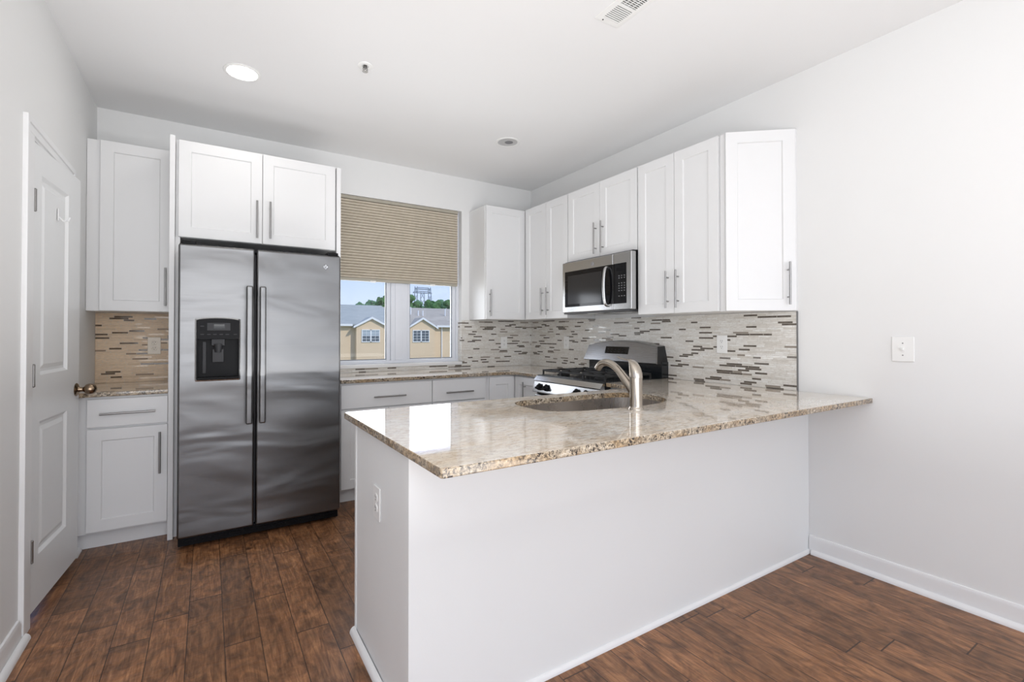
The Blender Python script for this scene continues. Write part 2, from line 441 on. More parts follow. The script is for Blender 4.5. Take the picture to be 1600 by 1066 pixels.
# rear glazing frames
m = MB()
for x in (-2.1, -.5, 1.1, 2.65): m.box(x, x+.05, RY0-.08, RY0-.02, .25, 2.6)
m.box(-2.1, 2.7, RY0-.08, RY0-.02, .25, .31).box(-2.1, 2.7, RY0-.08, RY0-.02, 2.54, 2.6)
w2 = struct(m, 'window_2', M['vinyl'])
struct(MB().box(-2.1, 2.7, RY0-.055, RY0-.05, .31, 2.54), 'window_pane', M['glass'], w2)
m = MB()
for y in (-2.45, -1.02, .40): m.box(RX0-.08, RX0-.02, y, y+.05, .3, 2.55)
m.box(RX0-.08, RX0-.02, -2.45, .45, .3, .36).box(RX0-.08, RX0-.02, -2.45, .45, 2.49, 2.55)
w3 = struct(m, 'window_3', M['vinyl'])
struct(MB().box(RX0-.055, RX0-.05, -2.45, .45, .36, 2.49), 'window_pane', M['glass'], w3)

def base_prof(y0, y1, X, s, name):      # along y, s = direction into the room
    m = MB()
    m.prism([(X, 0), (X+s*.014, 0), (X+s*.014, .082), (X+s*.008, .098), (X, .10)], y0, y1, 'y')
    return struct(m, name, M['trim'])
def quarter(m, X, s, y0, y1, r=.02):
    pts = [(X, .0005)]+[(X+s*r*cos(a*pi/12), .0005+r*1.25*sin(a*pi/12)) for a in range(0, 7)]
    m.prism(pts, y0, y1, 'y'); return m
base_prof(-3.09, 1.390, XR+.0008, -1, 'baseboard_right')
struct(quarter(MB(), XR-.0145, -1, -3.09, 1.372), 'trim_1', M['trim'])
base_prof(2.0, 2.655, XL-.0008, 1, 'baseboard_left')
struct(quarter(MB(), XL+.0145, 1, 2.0, 2.69), 'trim_2', M['trim'])
struct(quarter(MB(), XL+.0145, 1, 3.505, 3.612), 'trim_3', M['trim'])

# door casing (trim) and jamb
m = MB()
def casing_leg(y0, y1):
    m.box(XL-.004, XL+.011, y0+.001, y1-.001, 0, DZ+.005, .003); m.box(XL-.005, XL+.017, y0 if y0 < 3 else y1-.028, y0+.028 if y0 < 3 else y1, 0, DZ+.0605, .004)
casing_leg(2.668, DY0-.004); casing_leg(DY1+.004, 3.495)
m.box(XL-.004, XL+.011, 2.670, 3.493, DZ+.004, DZ+.062, .003); m.box(XL-.005, XL+.0168, 2.6685, 3.4945, DZ+.036, DZ+.064, .004)
m.box(XL-.119, XL+.004, DY0-.005, DY0+.008, 0, DZ).box(XL-.119, XL+.004, DY1-.008, DY1+.005, 0, DZ).box(XL-.119, XL+.004, DY0, DY1, DZ-.008, DZ+.005)
struct(m, 'trim_4', M['trim'])

# ------------------------------------------------------------------ pantry door (slightly ajar)
m = MB(); DW, DB, DT = .605, .048, 2.09
ang = math.atan2(.048, .605)
# local frame: x along the door width away from the hinges, y = thickness (room side = -y after rotation), built as slab with two recessed panels
def door_slab():
    m = MB(); st = .086; x0, x1 = st, .427
    zs = [DB, .275, .865, 1.072, 1.966, DT]
    th = .035
    m.box(0, x0, 0, th, DB, DT).box(x1, DW, 0, th, DB, DT)
    for a, b in ((zs[0], zs[1]), (zs[2], zs[3]), (zs[4], zs[5])): m.box(x0, x1, 0, th, a, b)
    for z0, z1 in ((zs[1], zs[2]), (zs[3], zs[4])):
        for s_, yy in ((1, 0), (-1, th)):
            # sloped sticking, flat groove, raised field
            def ring(i0, y0_, i1, y1_):
                a = [(x0+i0, y0_, z0+i0), (x1-i0, y0_, z0+i0), (x1-i0, y0_, z1-i0), (x0+i0, y0_, z1-i0)]
                b = [(x0+i1, y1_, z0+i1), (x1-i1, y1_, z0+i1), (x1-i1, y1_, z1-i1), (x0+i1, y1_, z1-i1)]
                for k in range(4):
                    j = (k+1) % 4; m.face((a[k], a[j], b[j], b[k]))
                return b
            ring(0, yy, .014, yy+s_*.011); ring(.014, yy+s_*.011, .026, yy+s_*.011)
            b = ring(.026, yy+s_*.011, .046, yy+s_*.004); m.face(b)
    bmesh.ops.recalc_face_normals(m.bm, faces=m.bm.faces)
    return m
d1 = bpy.data.objects.new('door_1', None); COL.objects.link(d1)
d1.location = (XL+.004, 2.797, 0)
d1.rotation_euler = (0, 0, pi/2-ang)
d1['_local'] = 1; d1['kind'] = 'structure'; d1['label'] = 'white two-panel pantry door standing slightly ajar in the left wall'
# local x -> +y (with the tilt towards +x); local y -> -x; the room side is local -y = +x
dd = door_slab(); dd.bm.transform(Matrix.Translation((0, 0, 0))); o = dd.build('door_leaf', M['door'], d1, smooth=20)
for z in (.318, 1.075, 1.836):
    m = MB(); m.cyl((-.002, -.006, z), .0055, .085, 'z', 16); m.box(-.004, .012, -.002, .001, z-.042, z+.042)
    for k in (-1, 1): m.ball((-.002, -.006, z+k*.045), .006, 2)
    m.build('hinge', M['hinge'], d1)
m = MB()
R = Matrix.Translation((.57-.012, 0, .957)) @ Matrix.Rotation(pi/2, 4, 'X')
m.lathe([(0, 0), (.034, 0), (.035, .003), (.030, .008), (.017, .012), (.013, .02), (.012, .03), (.017, .036), (.026, .043), (.0295, .053), (.030, .062), (.027, .074), (.019, .083), (.008, .0875), (0, .088)], 40, R)
m.build('door_knob', M['brass'], d1)['label'] = 'antique brass oval door knob'
m = MB(); hx, hz = .283, 1.835
m.box(hx-.008, hx+.008, -.004, 0, hz-.03, hz+.03, .0015); m.tube([(hx, -.004, hz-.012), (hx, -.02, hz-.03), (hx, -.038, hz-.028), (hx, -.045, hz-.01)], .004, 10)
m.build('hook', M['trim'], d1)['label'] = 'small white coat hook'

# ------------------------------------------------------------------ kitchen window
m = MB()
YW = YB+.062     # room side of the window frame
def rect_frame(m, x0, x1, z0, z1, y0, y1, w, bev=.003, wb=None):
    wb = wb or w
    m.box(x0, x0+w, y0, y1, z0, z1, bev).box(x1-w, x1, y0, y1, z0, z1, bev).box(x0+w, x1-w, y0, y1, z1-w, z1, bev).box(x0+w, x1-w, y0, y1, z0, z0+wb, bev)
rect_frame(m, WX0, WX1, WZ0, WZ1, YW, YB+.15, .028)
m.box(1.424, 1.577, YW-.002, YB+.15, WZ0, WZ1, .004); m.box(1.462, 1.538, YW-.008, YW, WZ0+.03, WZ1, .003)
win = struct(m, 'window_1', M['vinyl'])
for (a, b) in ((WX0+.028, 1.424), (1.577, WX1-.028)):
    m = MB(); rect_frame(m, a, b, WZ0+.012, WZ1-.03, YW+.018, YB+.13, .036, .003, .022)
    sash = m.build('window_sash', M['vinyl'], win)
    m = MB(); rect_frame(m, a+.036, b-.036, WZ0+.034, WZ1-.066, YW+.028, YW+.040, .006, .001); m.build('glazing_bead', M['gasket'], sash)
    MB().box(a+.038, b-.038, YW+.036, YW+.040, WZ0+.036, WZ1-.068).build('window_pane', M['glass'], sash)
m = MB(); m.box(WX0, WX1, YB-.018, YW+.02, WZ0-.03, WZ0, .004, 3)
m.build('window_sill', M['trim'], win)
# cellular shade
sh = thing('window_shade', 'beige pleated cellular shade lowered over the upper half of the kitchen window', 'window shade', (1.5, YB+.035, 1.72))
m = MB(); SX0, SX1 = WX0+.012, 2.082; n = 28; z0, z1 = 1.745, 2.432; yc = YB+.036; dz = (z1-z0)/n
prof = []
for i in range(n):
    prof += [(yc-.004, z0+i*dz), (yc-.018, z0+(i+.22)*dz), (yc-.0225, z0+(i+.5)*dz), (yc-.018, z0+(i+.78)*dz)]
prof.append((yc-.004, z1))
back = [(2*yc-y, z) for y, z in prof[::-1]]
m.prism(prof+back, SX0, SX1, 'x')
m.build('shade_fabric', M['fabric'], sh, smooth=0)
MB().box(SX0-.003, SX1+.003, YB+.012, YB+.062, z1, WZ1-.002, .003).build('head_rail', M['rail'], sh)
MB().box(SX0, SX1, YB+.018, YB+.055, z0-.024, z0+.001, .004).build('bottom_rail', M['rail'], sh)
for x in (1.22, 1.79): MB().box(x, x+.05, YB+.010, YB+.019, z0-.034, z0-.018, .002).build('pull_tab', M['plate'], sh)

# ------------------------------------------------------------------ backsplashes
def splash(name, label, mb, mat='mosaic'):
    o = mb.build(name, M[mat], smooth=0); tag(o, label, 'backsplash'); return o
splash('backsplash', 'mosaic tile backsplash in the alcove left of the refrigerator', MB().box(XL+.001, -.208, YB-.009, YB-.0005, CT+.001, 1.398), 'mosaic_warm')
m = MB(); m.box(WX1, XR-.0005, YB-.009, YB-.0005, CT+.001, 1.389).box(.822, WX1, YB-.009, YB-.0005, CT+.001, WZ0-.031).box(WX1-.0085, WX1-.0005, YB-.009, YW-.001, WZ0+.001, 1.372)
splash('backsplash', 'mosaic strip tile backsplash on the window wall beside and under the window', m)
splash('backsplash', 'long mosaic strip tile backsplash behind the stove on the right wall', MB().box(XR-.009, XR-.0005, 1.452, YB-.010, CT+.001, 1.389))
o = MB().box(XR-.012, XR-.0005, 1.446, 1.4515, CT+.001, 1.389, .001).build('trim_5', M['edge']); o['kind'] = 'structure'

# ------------------------------------------------------------------ cabinets
PL = {}
def pull(parent, x, z, L=.25, vert=True, y=-.02):
    """bar pull in the cabinet's local frame; y = front plane it is screwed to"""
    m = MB(); d = .03
    if vert:
        m.cyl((x, y-d, z), .006, L, 'z', 16, bev=.0012)
        for k in (-1, 1): m.cyl((x, y-d/2, z+k*(L/2-.045)), .0045, d, 'y', 12)
    else:
        m.cyl((x, y-d, z), .006, L, 'x', 16, bev=.0012)
        for k in (-1, 1): m.cyl((x+k*(L/2-.045), y-d/2, z), .0045, d, 'y', 12)
    return m.build('bar_pull', M['pull'], parent)

def shaker(x0, x1, z0, z1, y=-.02, st=.066):
    m = MB(); b = .0015
    m.box(x0, x0+st, y, 0, z0, z1, b).box(x1-st, x1, y, 0, z0, z1, b)
    m.box(x0+st-.001, x1-st+.001, y, 0, z1-st, z1, b).box(x0+st-.001, x1-st+.001, y, 0, z0, z0+st, b)
    # chamfered sticking and recessed field
    c, r = .004, .008
    a = [(x0+st-.0005, y+.0005, z0+st-.0005), (x1-st+.0005, y+.0005, z0+st-.0005), (x1-st+.0005, y+.0005, z1-st+.0005), (x0+st-.0005, y+.0005, z1-st+.0005)]
    q = [(x0+st+c, y+r, z0+st+c), (x1-st-c, y+r, z0+st+c), (x1-st-c, y+r, z1-st-c), (x0+st+c, y+r, z1-st-c)]
    for k in range(4): m.face((a[k], a[(k+1) % 4], q[(k+1) % 4], q[k]))
    m.box(x0+st-.002, x1-st+.002, y+r, -.003, z0+st-.002, z1-st+.002)
    return m

def cabinet(label, cat, loc, rz, w, h, depth, fronts, z0=0, toe=None, group=None, name='wall_cabinet', top=True, extra=None):
    """local frame: x left to right seen from the front, face plane at y=0, body behind (+y)"""
    t = thing(name, label, cat, loc, rz, group, local=True)
    m = MB(); k = .0005
    m.box(k, w-k, .0006, depth-.002, z0, h-.0005, .0012)
    if extra: extra(m)
    m.build('cabinet_body', M['cab'], t, smooth=30)
    if toe: MB().box(k, w-k, toe, depth-.002, .001, z0+.001).build('toe_kick', M['cab'], t)
    for f in fronts:
        kind, x0, x1, a, b = f[:5]
        g = .0017
        if kind == 'door': o = shaker(x0+g, x1-g, a, b).build('cabinet_door', M['cab'], t, smooth=30)
        elif kind == 'blank': o = shaker(x0+g, x1-g, a, b, st=.045).build('cabinet_door', M['cab'], t, smooth=30)
        else: o = MB().box(x0+g, x1-g, -.02, 0, a, b, .0022).build('drawer_front', M['cab'], t, smooth=30)
        if len(f) > 5 and f[5]: pull(o, *f[5])
    return t
UB, UT = 1.392, 2.466
V = True
# left wall cabinet (x -.65..-.208, face y 3.848)
yf = 3.848
cabinet('tall white wall cabinet left of the refrigerator, above the small tiled alcove', 'cabinet', (XL+.001, yf, 0), 0, .441, 2.476, YB-yf,
        [('door', .066, .441, 1.402, 2.474, (.441-.035, 1.565))], z0=1.4)
# left base cabinet
yf = 3.558
cabinet('small white base cabinet with one drawer and one door left of the refrigerator', 'cabinet', (XL+.001, yf, 0), 0, .441, CT-TH, YB-yf,
        [('door', .060, .441, .118, .704, (.441-.038, .54)), ('drawer', .060, .441, .716, .878, (.251, .794, .26, False))], z0=.105, toe=.07, name='base_cabinet')
# panels either side of the fridge
yp = 3.515
# cabinet above the fridge
fc = cabinet('white two-door cabinet above the refrigerator, with a full-height side panel on its left', 'cabinet', (-.1780, 3.568, 0), 0, .9645, 2.470, YB-3.568,
        [('door', .014, .484, 1.862, 2.468, (.484-.034, 2.018)), ('door', .484, .959, 1.862, 2.468, (.484+.046, 2.021))], z0=1.86)
for a, b_, y_, z_ in ((-.2065, -.179, yp, 2.478), (.7875, .817, yp+.024, 2.466)):
    MB().box(a+.178, b_+.178, y_-3.568, YB-.001-3.568, .001, z_, .0015).build('side_panel', M['cab'], fc)
MB().box(-.179+.178, -.153+.178, 3.556-3.568, 3.60-3.568, .001, 1.859).build('filler_strip', M['cab'], fc)
# corner wall cabinet on the window wall
cabinet('white single-door wall cabinet just right of the window, in the corner', 'cabinet', (2.2015, 3.848, 0), 0, XR-2.2015-.001, UT, YB-3.848,
        [('door', .004, .447, UB+.002, UT-.002, (.042, 1.546))], z0=UB)
# right wall: local x = -y
RW = lambda y: (XR-.300, y, 0)
def rcab(label, ya, yb, z0, fronts): return cabinet(label, 'cabinet', RW(ya), -pi/2, ya-yb, UT, .2995, fronts, z0=z0)
y0 = 3.826
rcab('white two-door wall cabinet between the far corner and the microwave', 3.846, 3.162, UB,
     [('door', .046, 3.846-3.471, UB+.002, UT-.002, (3.846-3.513, 1.552)), ('door', 3.846-3.471, 3.846-3.164, UB+.002, UT-.002, (3.846-3.434, 1.552))])
rcab('short white two-door wall cabinet above the microwave', 3.160, 2.382, 1.864,
     [('door', .002, 3.160-2.769, 1.866, UT-.002, (3.160-2.807, 2.017)), ('door', 3.160-2.769, .776, 1.866, UT-.002, (3.160-2.728, 2.017))])
rcab('white two-door wall cabinet right of the microwave, beside the angled end cabinet', 2.380, 1.742, UB,
     [('door', .002, 2.380-2.065, UB+.002, UT-.002, (2.380-2.113, 1.553)), ('door', 2.380-2.065, 2.380-1.745, UB+.002, UT-.002, (2.380-2.032, 1.553))])
# angled end cabinet
t = thing('wall_cabinet', 'angled white end cabinet at the near end of the row, reaching the bare wall', 'cabinet', (XR, 1.742, 0))
m = MB(); m.prism([(XR-.0008, 1.741), (2.650, 1.741), (2.650, 1.712), (XR-.02, 1.448), (XR-.0008, 1.448)], UB, UT, 'z', .001)
m.build('cabinet_body', M['cab'], t, smooth=30)
ax0, ay0, ax1, ay1 = 2.632, 1.700, 2.936, 1.448
L = hypot(ax1-ax0, ay1-ay0); th = atan2(ay1-ay0, ax1-ax0)
RM = Matrix.Translation((ax0, ay0, 0)) @ Matrix.Rotation(th, 4, 'Z') @ Matrix.Translation((0, .014, 0))
m = shaker(.004, L-.006, UB+.002, UT-.002); m.bm.transform(RM); dr = m.build('cabinet_door', M['cab'], t, smooth=30)
m = MB(); d = .03; x = L-.048
m.cyl((x, -.05, 1.552), .006, .25, 'z', 16, bev=.0012)
for k in (-1, 1): m.cyl((x, -.035, 1.552+k*.08), .0045, .03, 'y', 12)
m.bm.transform(RM); m.build('bar_pull', M['pull'], dr)

# base cabinets on the window wall
yb = 3.558; HB = CT-TH
def bcab(label, x0, x1, fronts): return cabinet(label, 'cabinet', (x0, yb, 0), 0, x1-x0, HB, YB-yb, fronts, z0=.105, toe=.07, name='base_cabinet')
bcab('white base cabinet with a wide drawer, directly right of the refrigerator', .818, 1.537,
     [('drawer', .004, .719, .704, .878, (.365, .782, .25, False)), ('door', .004, .360, .118, .696, (.322, .55)), ('door', .360, .719, .118, .696, (.398, .55))])
bcab('white base cabinet with a drawer, under the right half of the window', 1.5375, 2.062,
     [('drawer', .002, .498, .704, .878, (.240, .776, .25, False)), ('door', .002, .498, .118, .696, (.045, .55))])
# corner base cabinet with two leaves meeting in the corner
t = thing('base_cabinet', 'white corner base cabinet with two narrow doors meeting at right angles', 'cabinet', (2.3, 3.6, 0))
m = MB(); m.prism([(2.0625, YB-.001), (2.0625, yb), (2.353, yb), (2.353, 3.150), (XR-.001, 3.150), (XR-.001, YB-.001)], .105, HB-.0005, 'z')
m.build('cabinet_body', M['cab'], t, smooth=30)
m = MB(); m.prism([(2.0625, YB-.001), (2.0625, yb+.07), (2.423, yb+.07), (2.423, 3.150), (XR-.001, 3.150), (XR-.001, YB-.001)], .001, .106, 'z')
m.build('toe_kick', M['cab'], t)
m = shaker(2.074, 2.331, .118, .878, st=.066); m.bm.transform(Matrix.Translation((0, yb, 0))); m.build('cabinet_door', M['cab'], t, smooth=30)
RMr = Matrix.Translation((2.353, 3.536, 0)) @ Matrix.Rotation(-pi/2, 4, 'Z')
m = shaker(.002, .380, .118, .878, st=.066); m.bm.transform(RMr); dr = m.build('cabinet_door', M['cab'], t, smooth=30)
m = MB(); x = .17
m.cyl((x, -.05, .74), .006, .20, 'z', 16, bev=.0012)
for k in (-1, 1): m.cyl((x, -.035, .74+k*.06), .0045, .03, 'y', 12)
m.bm.transform(RMr); m.build('bar_pull', M['pull'], dr)
# narrow base between range and peninsula, and the peninsula run
cabinet('narrow white base cabinet between the stove and the peninsula', 'cabinet', (2.353, 2.372, 0), -pi/2, .32, HB, XR-2.353, [('door', .004, .306, .118, .878, (.045, .7))], z0=.105, toe=.07, name='base_cabinet')
PX0, PX1, PY0, PY1 = .5345, 2.352, 1.393, 2.030   # peninsula footprint
t = thing('base_cabinet', 'long white cabinet run of the peninsula under the sink, facing the stove', 'cabinet', (1.4, 1.75, 0))
m = MB(); m.box(PX0+.006, PX1, PY0+.075, PY1, .105, HB-.0005, .001)
body = m.build('cabinet_body', M['cab'], t, smooth=30)
boolean(body, MB().box(1.17, 2.13, PY0+.078, PY1-.03, .62, 1.0))
MB().box(PX0+.02, PX1, PY0+.075, PY1-.07, .001, .106).build('toe_kick', M['cab'], t)
m = MB(); m.box(PX0, PX0+.006, PY0+.066, PY1+.002, .001, HB-.001, .0005); m.box(PX0-.004, PX0, PY1-.016, PY1+.002, .001, HB-.001, .0005)
m.build('end_panel', M['knee'], t)
n = 4; wdt = (PX1-PX0-.03)/n
R180 = Matrix.Translation((PX1, PY1, 0)) @ Matrix.Rotation(pi, 4, 'Z')
for i in range(n):
    m = shaker(.015+i*wdt, .013+(i+1)*wdt, .118, .878); m.bm.transform(R180); dr = m.build('cabinet_door', M['cab'], t, smooth=30)
    m = MB(); x = .015+i*wdt+(.045 if i % 2 else wdt-.045); m.cyl((x, -.05, .7), .006, .25, 'z', 16)
    for k in (-1, 1): m.cyl((x, -.035, .7+k*.08), .0045, .03, 'y', 12)
    m.bm.transform(R180); m.build('bar_pull', M['pull'], dr)
# painted knee wall of the peninsula
m = MB(); m.box(PX0-.007, XR-.001, PY0, PY0+.065, .0005, HB-.001, .002)
struct(m, 'wall_peninsula', M['knee'], label='painted low wall forming the living room side of the peninsula')
# shoe mouldings round the peninsula
m = MB(); pts = [(PY0-.0005, .0005)]+[(PY0-.0005-.013*cos(a*pi/12), .0005+.019*sin(a*pi/12)) for a in range(7)]
m.prism(pts, PX0-.002, XR-.002, 'x'); struct(m, 'trim_6', M['trim'])
struct(quarter(MB(), PX0-.0045, -1, PY0-.012, PY1, .02), 'trim_7', M['trim'])

# ------------------------------------------------------------------ counters
def slab(poly, label, bev=.004):
    m = MB(); m.prism(poly, CT-TH, CT, 'z', bev, 3)
    o = m.build('countertop', [M['granite'], M['granite_edge']], smooth=40)
    for p in o.data.polygons:
        if abs(p.normal.z) < .92: p.material_index = 1
    tag(o, label, 'countertop'); return o
def arc(cx, cy, r, a0, a1, n=8): return [(cx+r*cos(radians(a0+(a1-a0)*i/n)), cy+r*sin(radians(a0+(a1-a0)*i/n))) for i in range(n+1)]
yc = 3.518; xc = 2.313
slab([(XL+.001, yc), (-.208, yc), (-.208, YB-.001), (XL+.001, YB-.001)], 'small granite countertop in the alcove left of the refrigerator')
slab([(.8185, yc)] + [(2.25, yc)] + [(2.285, yc-.012), (2.305, yc-.035), (xc, yc-.07)] + [(xc, 3.1505), (XR-.001, 3.1505), (XR-.001, YB-.001), (.8185, YB-.001)], 'L-shaped granite countertop under the window, running into the corner left of the stove')
CX0, CY0, CY1 = .495, 1.083, 2.083
pen = slab(arc(CX0+.012, CY0+.012, .012, 180, 270, 4)+[(XR-.001, CY0), (XR-.001, 2.373), (xc, 2.373), (xc, CY1+.06)]+[(xc-.012, CY1+.02), (xc-.05, CY1)]+[(CX0+.012, CY1), (CX0, CY1-.012)], 'large polished granite countertop of the peninsula with the sink cut into it')
ctl = [(1.236, 1.76), (1.240, 1.68), (1.285, 1.615), (1.39, 1.572), (1.55, 1.548), (1.72, 1.536), (1.87, 1.552), (1.985, 1.605), (2.05, 1.70), (2.07, 1.80), (2.045, 1.90), (1.97, 1.955), (1.82, 1.972), (1.60, 1.974), (1.40, 1.972), (1.30, 1.950), (1.25, 1.89), (1.237, 1.83)]
def catmull(p, n=6):
    r = []; k = len(p)
    for i in range(k):
        a, b, c, d = (Vector(p[(i+j) % k]) for j in (-1, 0, 1, 2))
        for s in range(n):
            t = s/n; r.append(tuple(.5*((2*b)+(c-a)*t+(2*a-5*b+4*c-d)*t*t+(3*b-a-3*c+d)*t**3)))
    return r
hole = catmull(ctl)
boolean(pen, MB().prism(hole, CT-.2, CT+.1, 'z'))
for p in pen.data.polygons: p.material_index = 1 if abs(p.normal.z) < .92 else 0
# sink bowl
cxs, cys = 1.655, 1.757
def off(poly, k): return [(cxs+(x-cxs)*(1+k/.40), cys+(y-cys)*(1+k/.21)) for x, y in poly]
sk = thing('kitchen_sink', 'stainless undermount sink bowl set into the peninsula countertop', 'sink', (cxs, cys, CT-.23))
b = bmesh.new(); rings = []
for k, z in ((.016, CT-TH-.0005), (.003, CT-TH-.0008), (.003, CT-TH-.02), (0, CT-.19), (-.012, CT-.212), (-.04, CT-.222), (-.165, CT-.226)):
    rings.append([b.verts.new((x, y, z)) for x, y in off(hole, k)])
for a, c in zip(rings, rings[1:]):
    for i in range(len(a)): j = (i+1) % len(a); b.faces.new((a[i], a[j], c[j], c[i]))
b.faces.new(rings[-1]); bmesh.ops.recalc_face_normals(b, faces=b.faces)
m = MB(); m._merge(b); o = m.build('sink_bowl', M['sink'], sk, smooth=50)
sd = o.modifiers.new('thick', 'SOLIDIFY'); sd.thickness = .0012; sd.offset = 0
m = MB(); m.cyl((cxs, cys, CT-.2235), .045, .005, 'z', 32, bev=.001); m.cyl((cxs, cys, CT-.220), .020, .004, 'z', 24)
m.build('drain', M['steel'], sk)

# ------------------------------------------------------------------ faucet
FX, FY = 1.622, 1.478
fa = thing('kitchen_faucet', 'brushed nickel single-lever faucet standing behind the sink on the peninsula', 'faucet', (FX, FY, CT))
m = MB(); T0 = Matrix.Translation((FX, FY, CT))
m.lathe([(0, 0), (.0335, 0), (.0335, .004), (.030, .009), (.0285, .014), (.0275, .05), (.0275, .1), (.0285, .135), (.029, .142), (0, .142)], 40, T0)
m.build('faucet_body', M['nickel'], fa)
# leaning cap + lever
b = bmesh.new(); rings = []
for z, dy, r, rx in ((.144, 0, .029, .029), (.160, .001, .0285, .029), (.178, .004, .0265, .0275), (.194, .009, .0225, .025), (.207, .016, .0175, .022), (.216, .026, .0125, .019), (.220, .040, .007, .016)):
    rings.append([b.verts.new((FX+rx*cos(2*pi*i/32), FY+dy+r*sin(2*pi*i/32), CT+z+ (sin(2*pi*i/32)*r*.12))) for i in range(32)])
for a, c in zip(rings, rings[1:]):
    for i in range(32): b.faces.new((a[i], a[(i+1) % 32], c[(i+1) % 32], c[i]))
b.faces.new(rings[0][::-1]); b.faces.new(rings[-1]); bmesh.ops.recalc_face_normals(b, faces=b.faces)
m = MB(); m._merge(b)
m.tube([(FX, FY+.030, CT+.2175), (FX, FY+.055, CT+.219), (FX, FY+.085, CT+.223), (FX, FY+.108, CT+.229)], [.014, .013, .011, .009], 20, flat=.28)
m.build('lever_handle', M['nickel'], fa, smooth=50)
m = MB()
sp = [(FX, FY-.0+.008, CT+.070), (FX, FY+.035, CT+.100), (FX, FY+.07, CT+.134), (FX, FY+.105, CT+.166), (FX, FY+.137, CT+.187), (FX, FY+.17, CT+.198), (FX, FY+.20, CT+.197), (FX, FY+.226, CT+.185), (FX, FY+.243, CT+.166)]
def smooth_path(p, n=5):
    r = []; 
    for i in range(len(p)-1):
        a, b_, c, d = Vector(p[max(i-1, 0)]), Vector(p[i]), Vector(p[i+1]), Vector(p[min(i+2, len(p)-1)])
        for s in range(n):
            t = s/n; r.append(.5*((2*b_)+(c-a)*t+(2*a-5*b_+4*c-d)*t*t+(3*b_-a-3*c+d)*t**3))
    r.append(Vector(p[-1])); return r
pp = smooth_path(sp); m.tube(pp, [.0235-.0065*min(1, i/14) for i in range(len(pp))], 24)
m.build('spout', M['nickel'], fa, smooth=60)
m = MB(); e = pp[-1]; dr_ = (pp[-1]-pp[-2]).normalized(); m.tube([e-dr_*.0005, e+dr_*.006], .0125, 20); m.build('aerator', M['dkgrey'], fa)

# ------------------------------------------------------------------ refrigerator
fr = thing('refrigerator', 'stainless side-by-side refrigerator with ice and water dispenser', 'refrigerator', (.304, 3.7, 0))
FYf = 3.273; fx0, fx1 = -.149, .757; SPL = .2475
MB().box(fx0+.006, fx1-.006, FYf+.075, 4.12, .03, 1.757, .004).build('fridge_body', M['sidegrey'], fr)
m = MB()
for a, c in ((fx0+.0, SPL-.005), (SPL+.005, fx1)):
    o = MB().box(a, c, FYf, FYf+.066, .078, 1.777, .012, 4)
    nm = o.build('fridge_door', M['fridge'], fr, smooth=40)
    if a < 0:
        freezer = nm
    else: fresh = nm
freezer['label'] = 'narrower left freezer door'; fresh['label'] = 'wider right fridge door'
# dispenser
dx0, dx1, dz0, dz1 = -.060, .160, .985, 1.348
def arched(x0, x1, z0, z1, h=.012, r=.008):
    p = [(x0, z0+r), (x0+r*.3, z0+r*.3), (x0+r, z0), (x1-r, z0), (x1-r*.3, z0+r*.3), (x1, z0+r), (x1, z1-h)]
    for i in range(1, 12):
        t = i/12; p.append((x1+(x0-x1)*t, z1-h+h*math.sin(pi*t)**.6))
    p.append((x0, z1-h)); return p
boolean(freezer, MB().prism(arched(dx0, dx1, dz0, dz1), FYf-.02, FYf+.055, 'y'))
m = MB(); P1 = arched(dx0-.007, dx1+.007, dz0-.008, dz1+.006); P0 = arched(dx0, dx1, dz0, dz1)
b = bmesh.new(); A = [b.verts.new((x, FYf-.004, z)) for x, z in P0]; Bv = [b.verts.new((x, FYf-.0005, z)) for x, z in P1]; Cv = [b.verts.new((x, FYf+.02, z)) for x, z in P0]
k = len(P0)
for i in range(k):
    j = (i+1) % k; b.faces.new((A[i], A[j], Bv[j], Bv[i])); b.faces.new((A[i], A[j], Cv[j], Cv[i]))
bmesh.ops.recalc_face_normals(b, faces=b.faces); m._merge(b); disp = m.build('dispenser', [M['steel']], freezer, smooth=50); disp['label'] = 'ice and water dispenser with steel bezel'
m = MB(); m.box(dx0+.0005, dx1-.0005, FYf+.048, FYf+.0545, dz0+.001, 1.225)       # back
m.box(dx0+.0005, dx0+.006, FYf+.004, FYf+.05, dz0+.001, 1.225).box(dx1-.006, dx1-.0005, FYf+.004, FYf+.05, dz0+.001, 1.225)
m.box(dx0+.002, dx1-.002, FYf-.006, FYf+.05, dz0+.001, dz0+.014, .003)
m.build('dispenser_recess', M['black'], disp)
m = MB(); m.box(.015, .085, FYf+.018, FYf+.048, 1.185, 1.226, .004).cyl((.050, FYf+.028, 1.17), .017, .05, 'z', 20, r2=.024)
m.box(.020, .080, FYf+.028, FYf+.036, 1.085, 1.165, .004).box(-.030, -.010, FYf+.04, FYf+.049, 1.02, 1.21, .003)
m.build('dispenser_paddle', M['dkgrey'], disp)
m = MB(); pp_ = arched(dx0+.0008, dx1-.0008, 1.226, dz1-.001, r=.001); m.prism(pp_, FYf-.003, FYf+.05, 'y'); cp = m.build('dispenser_panel', M['black'], disp, smooth=30)
MB().box(-.006, .112, FYf-.0045, FYf-.0028, 1.276, 1.320, .0005).build('display', M['dkgrey'], disp)
m = MB(); m.box(.028, .082, FYf-.0055, FYf-.0044, 1.286, 1.312); m.build('display_window', M['gloss'], disp)
for x, z in ((-.040, 1.25), (-.006, 1.25), (.024, 1.25), (.056, 1.25), (.088, 1.25), (.130, 1.25), (-.040, 1.298)):
    MB().box(x, x+.018, FYf-.0036, FYf-.0029, z, z+.005).build('button', M['dkgrey'], disp)
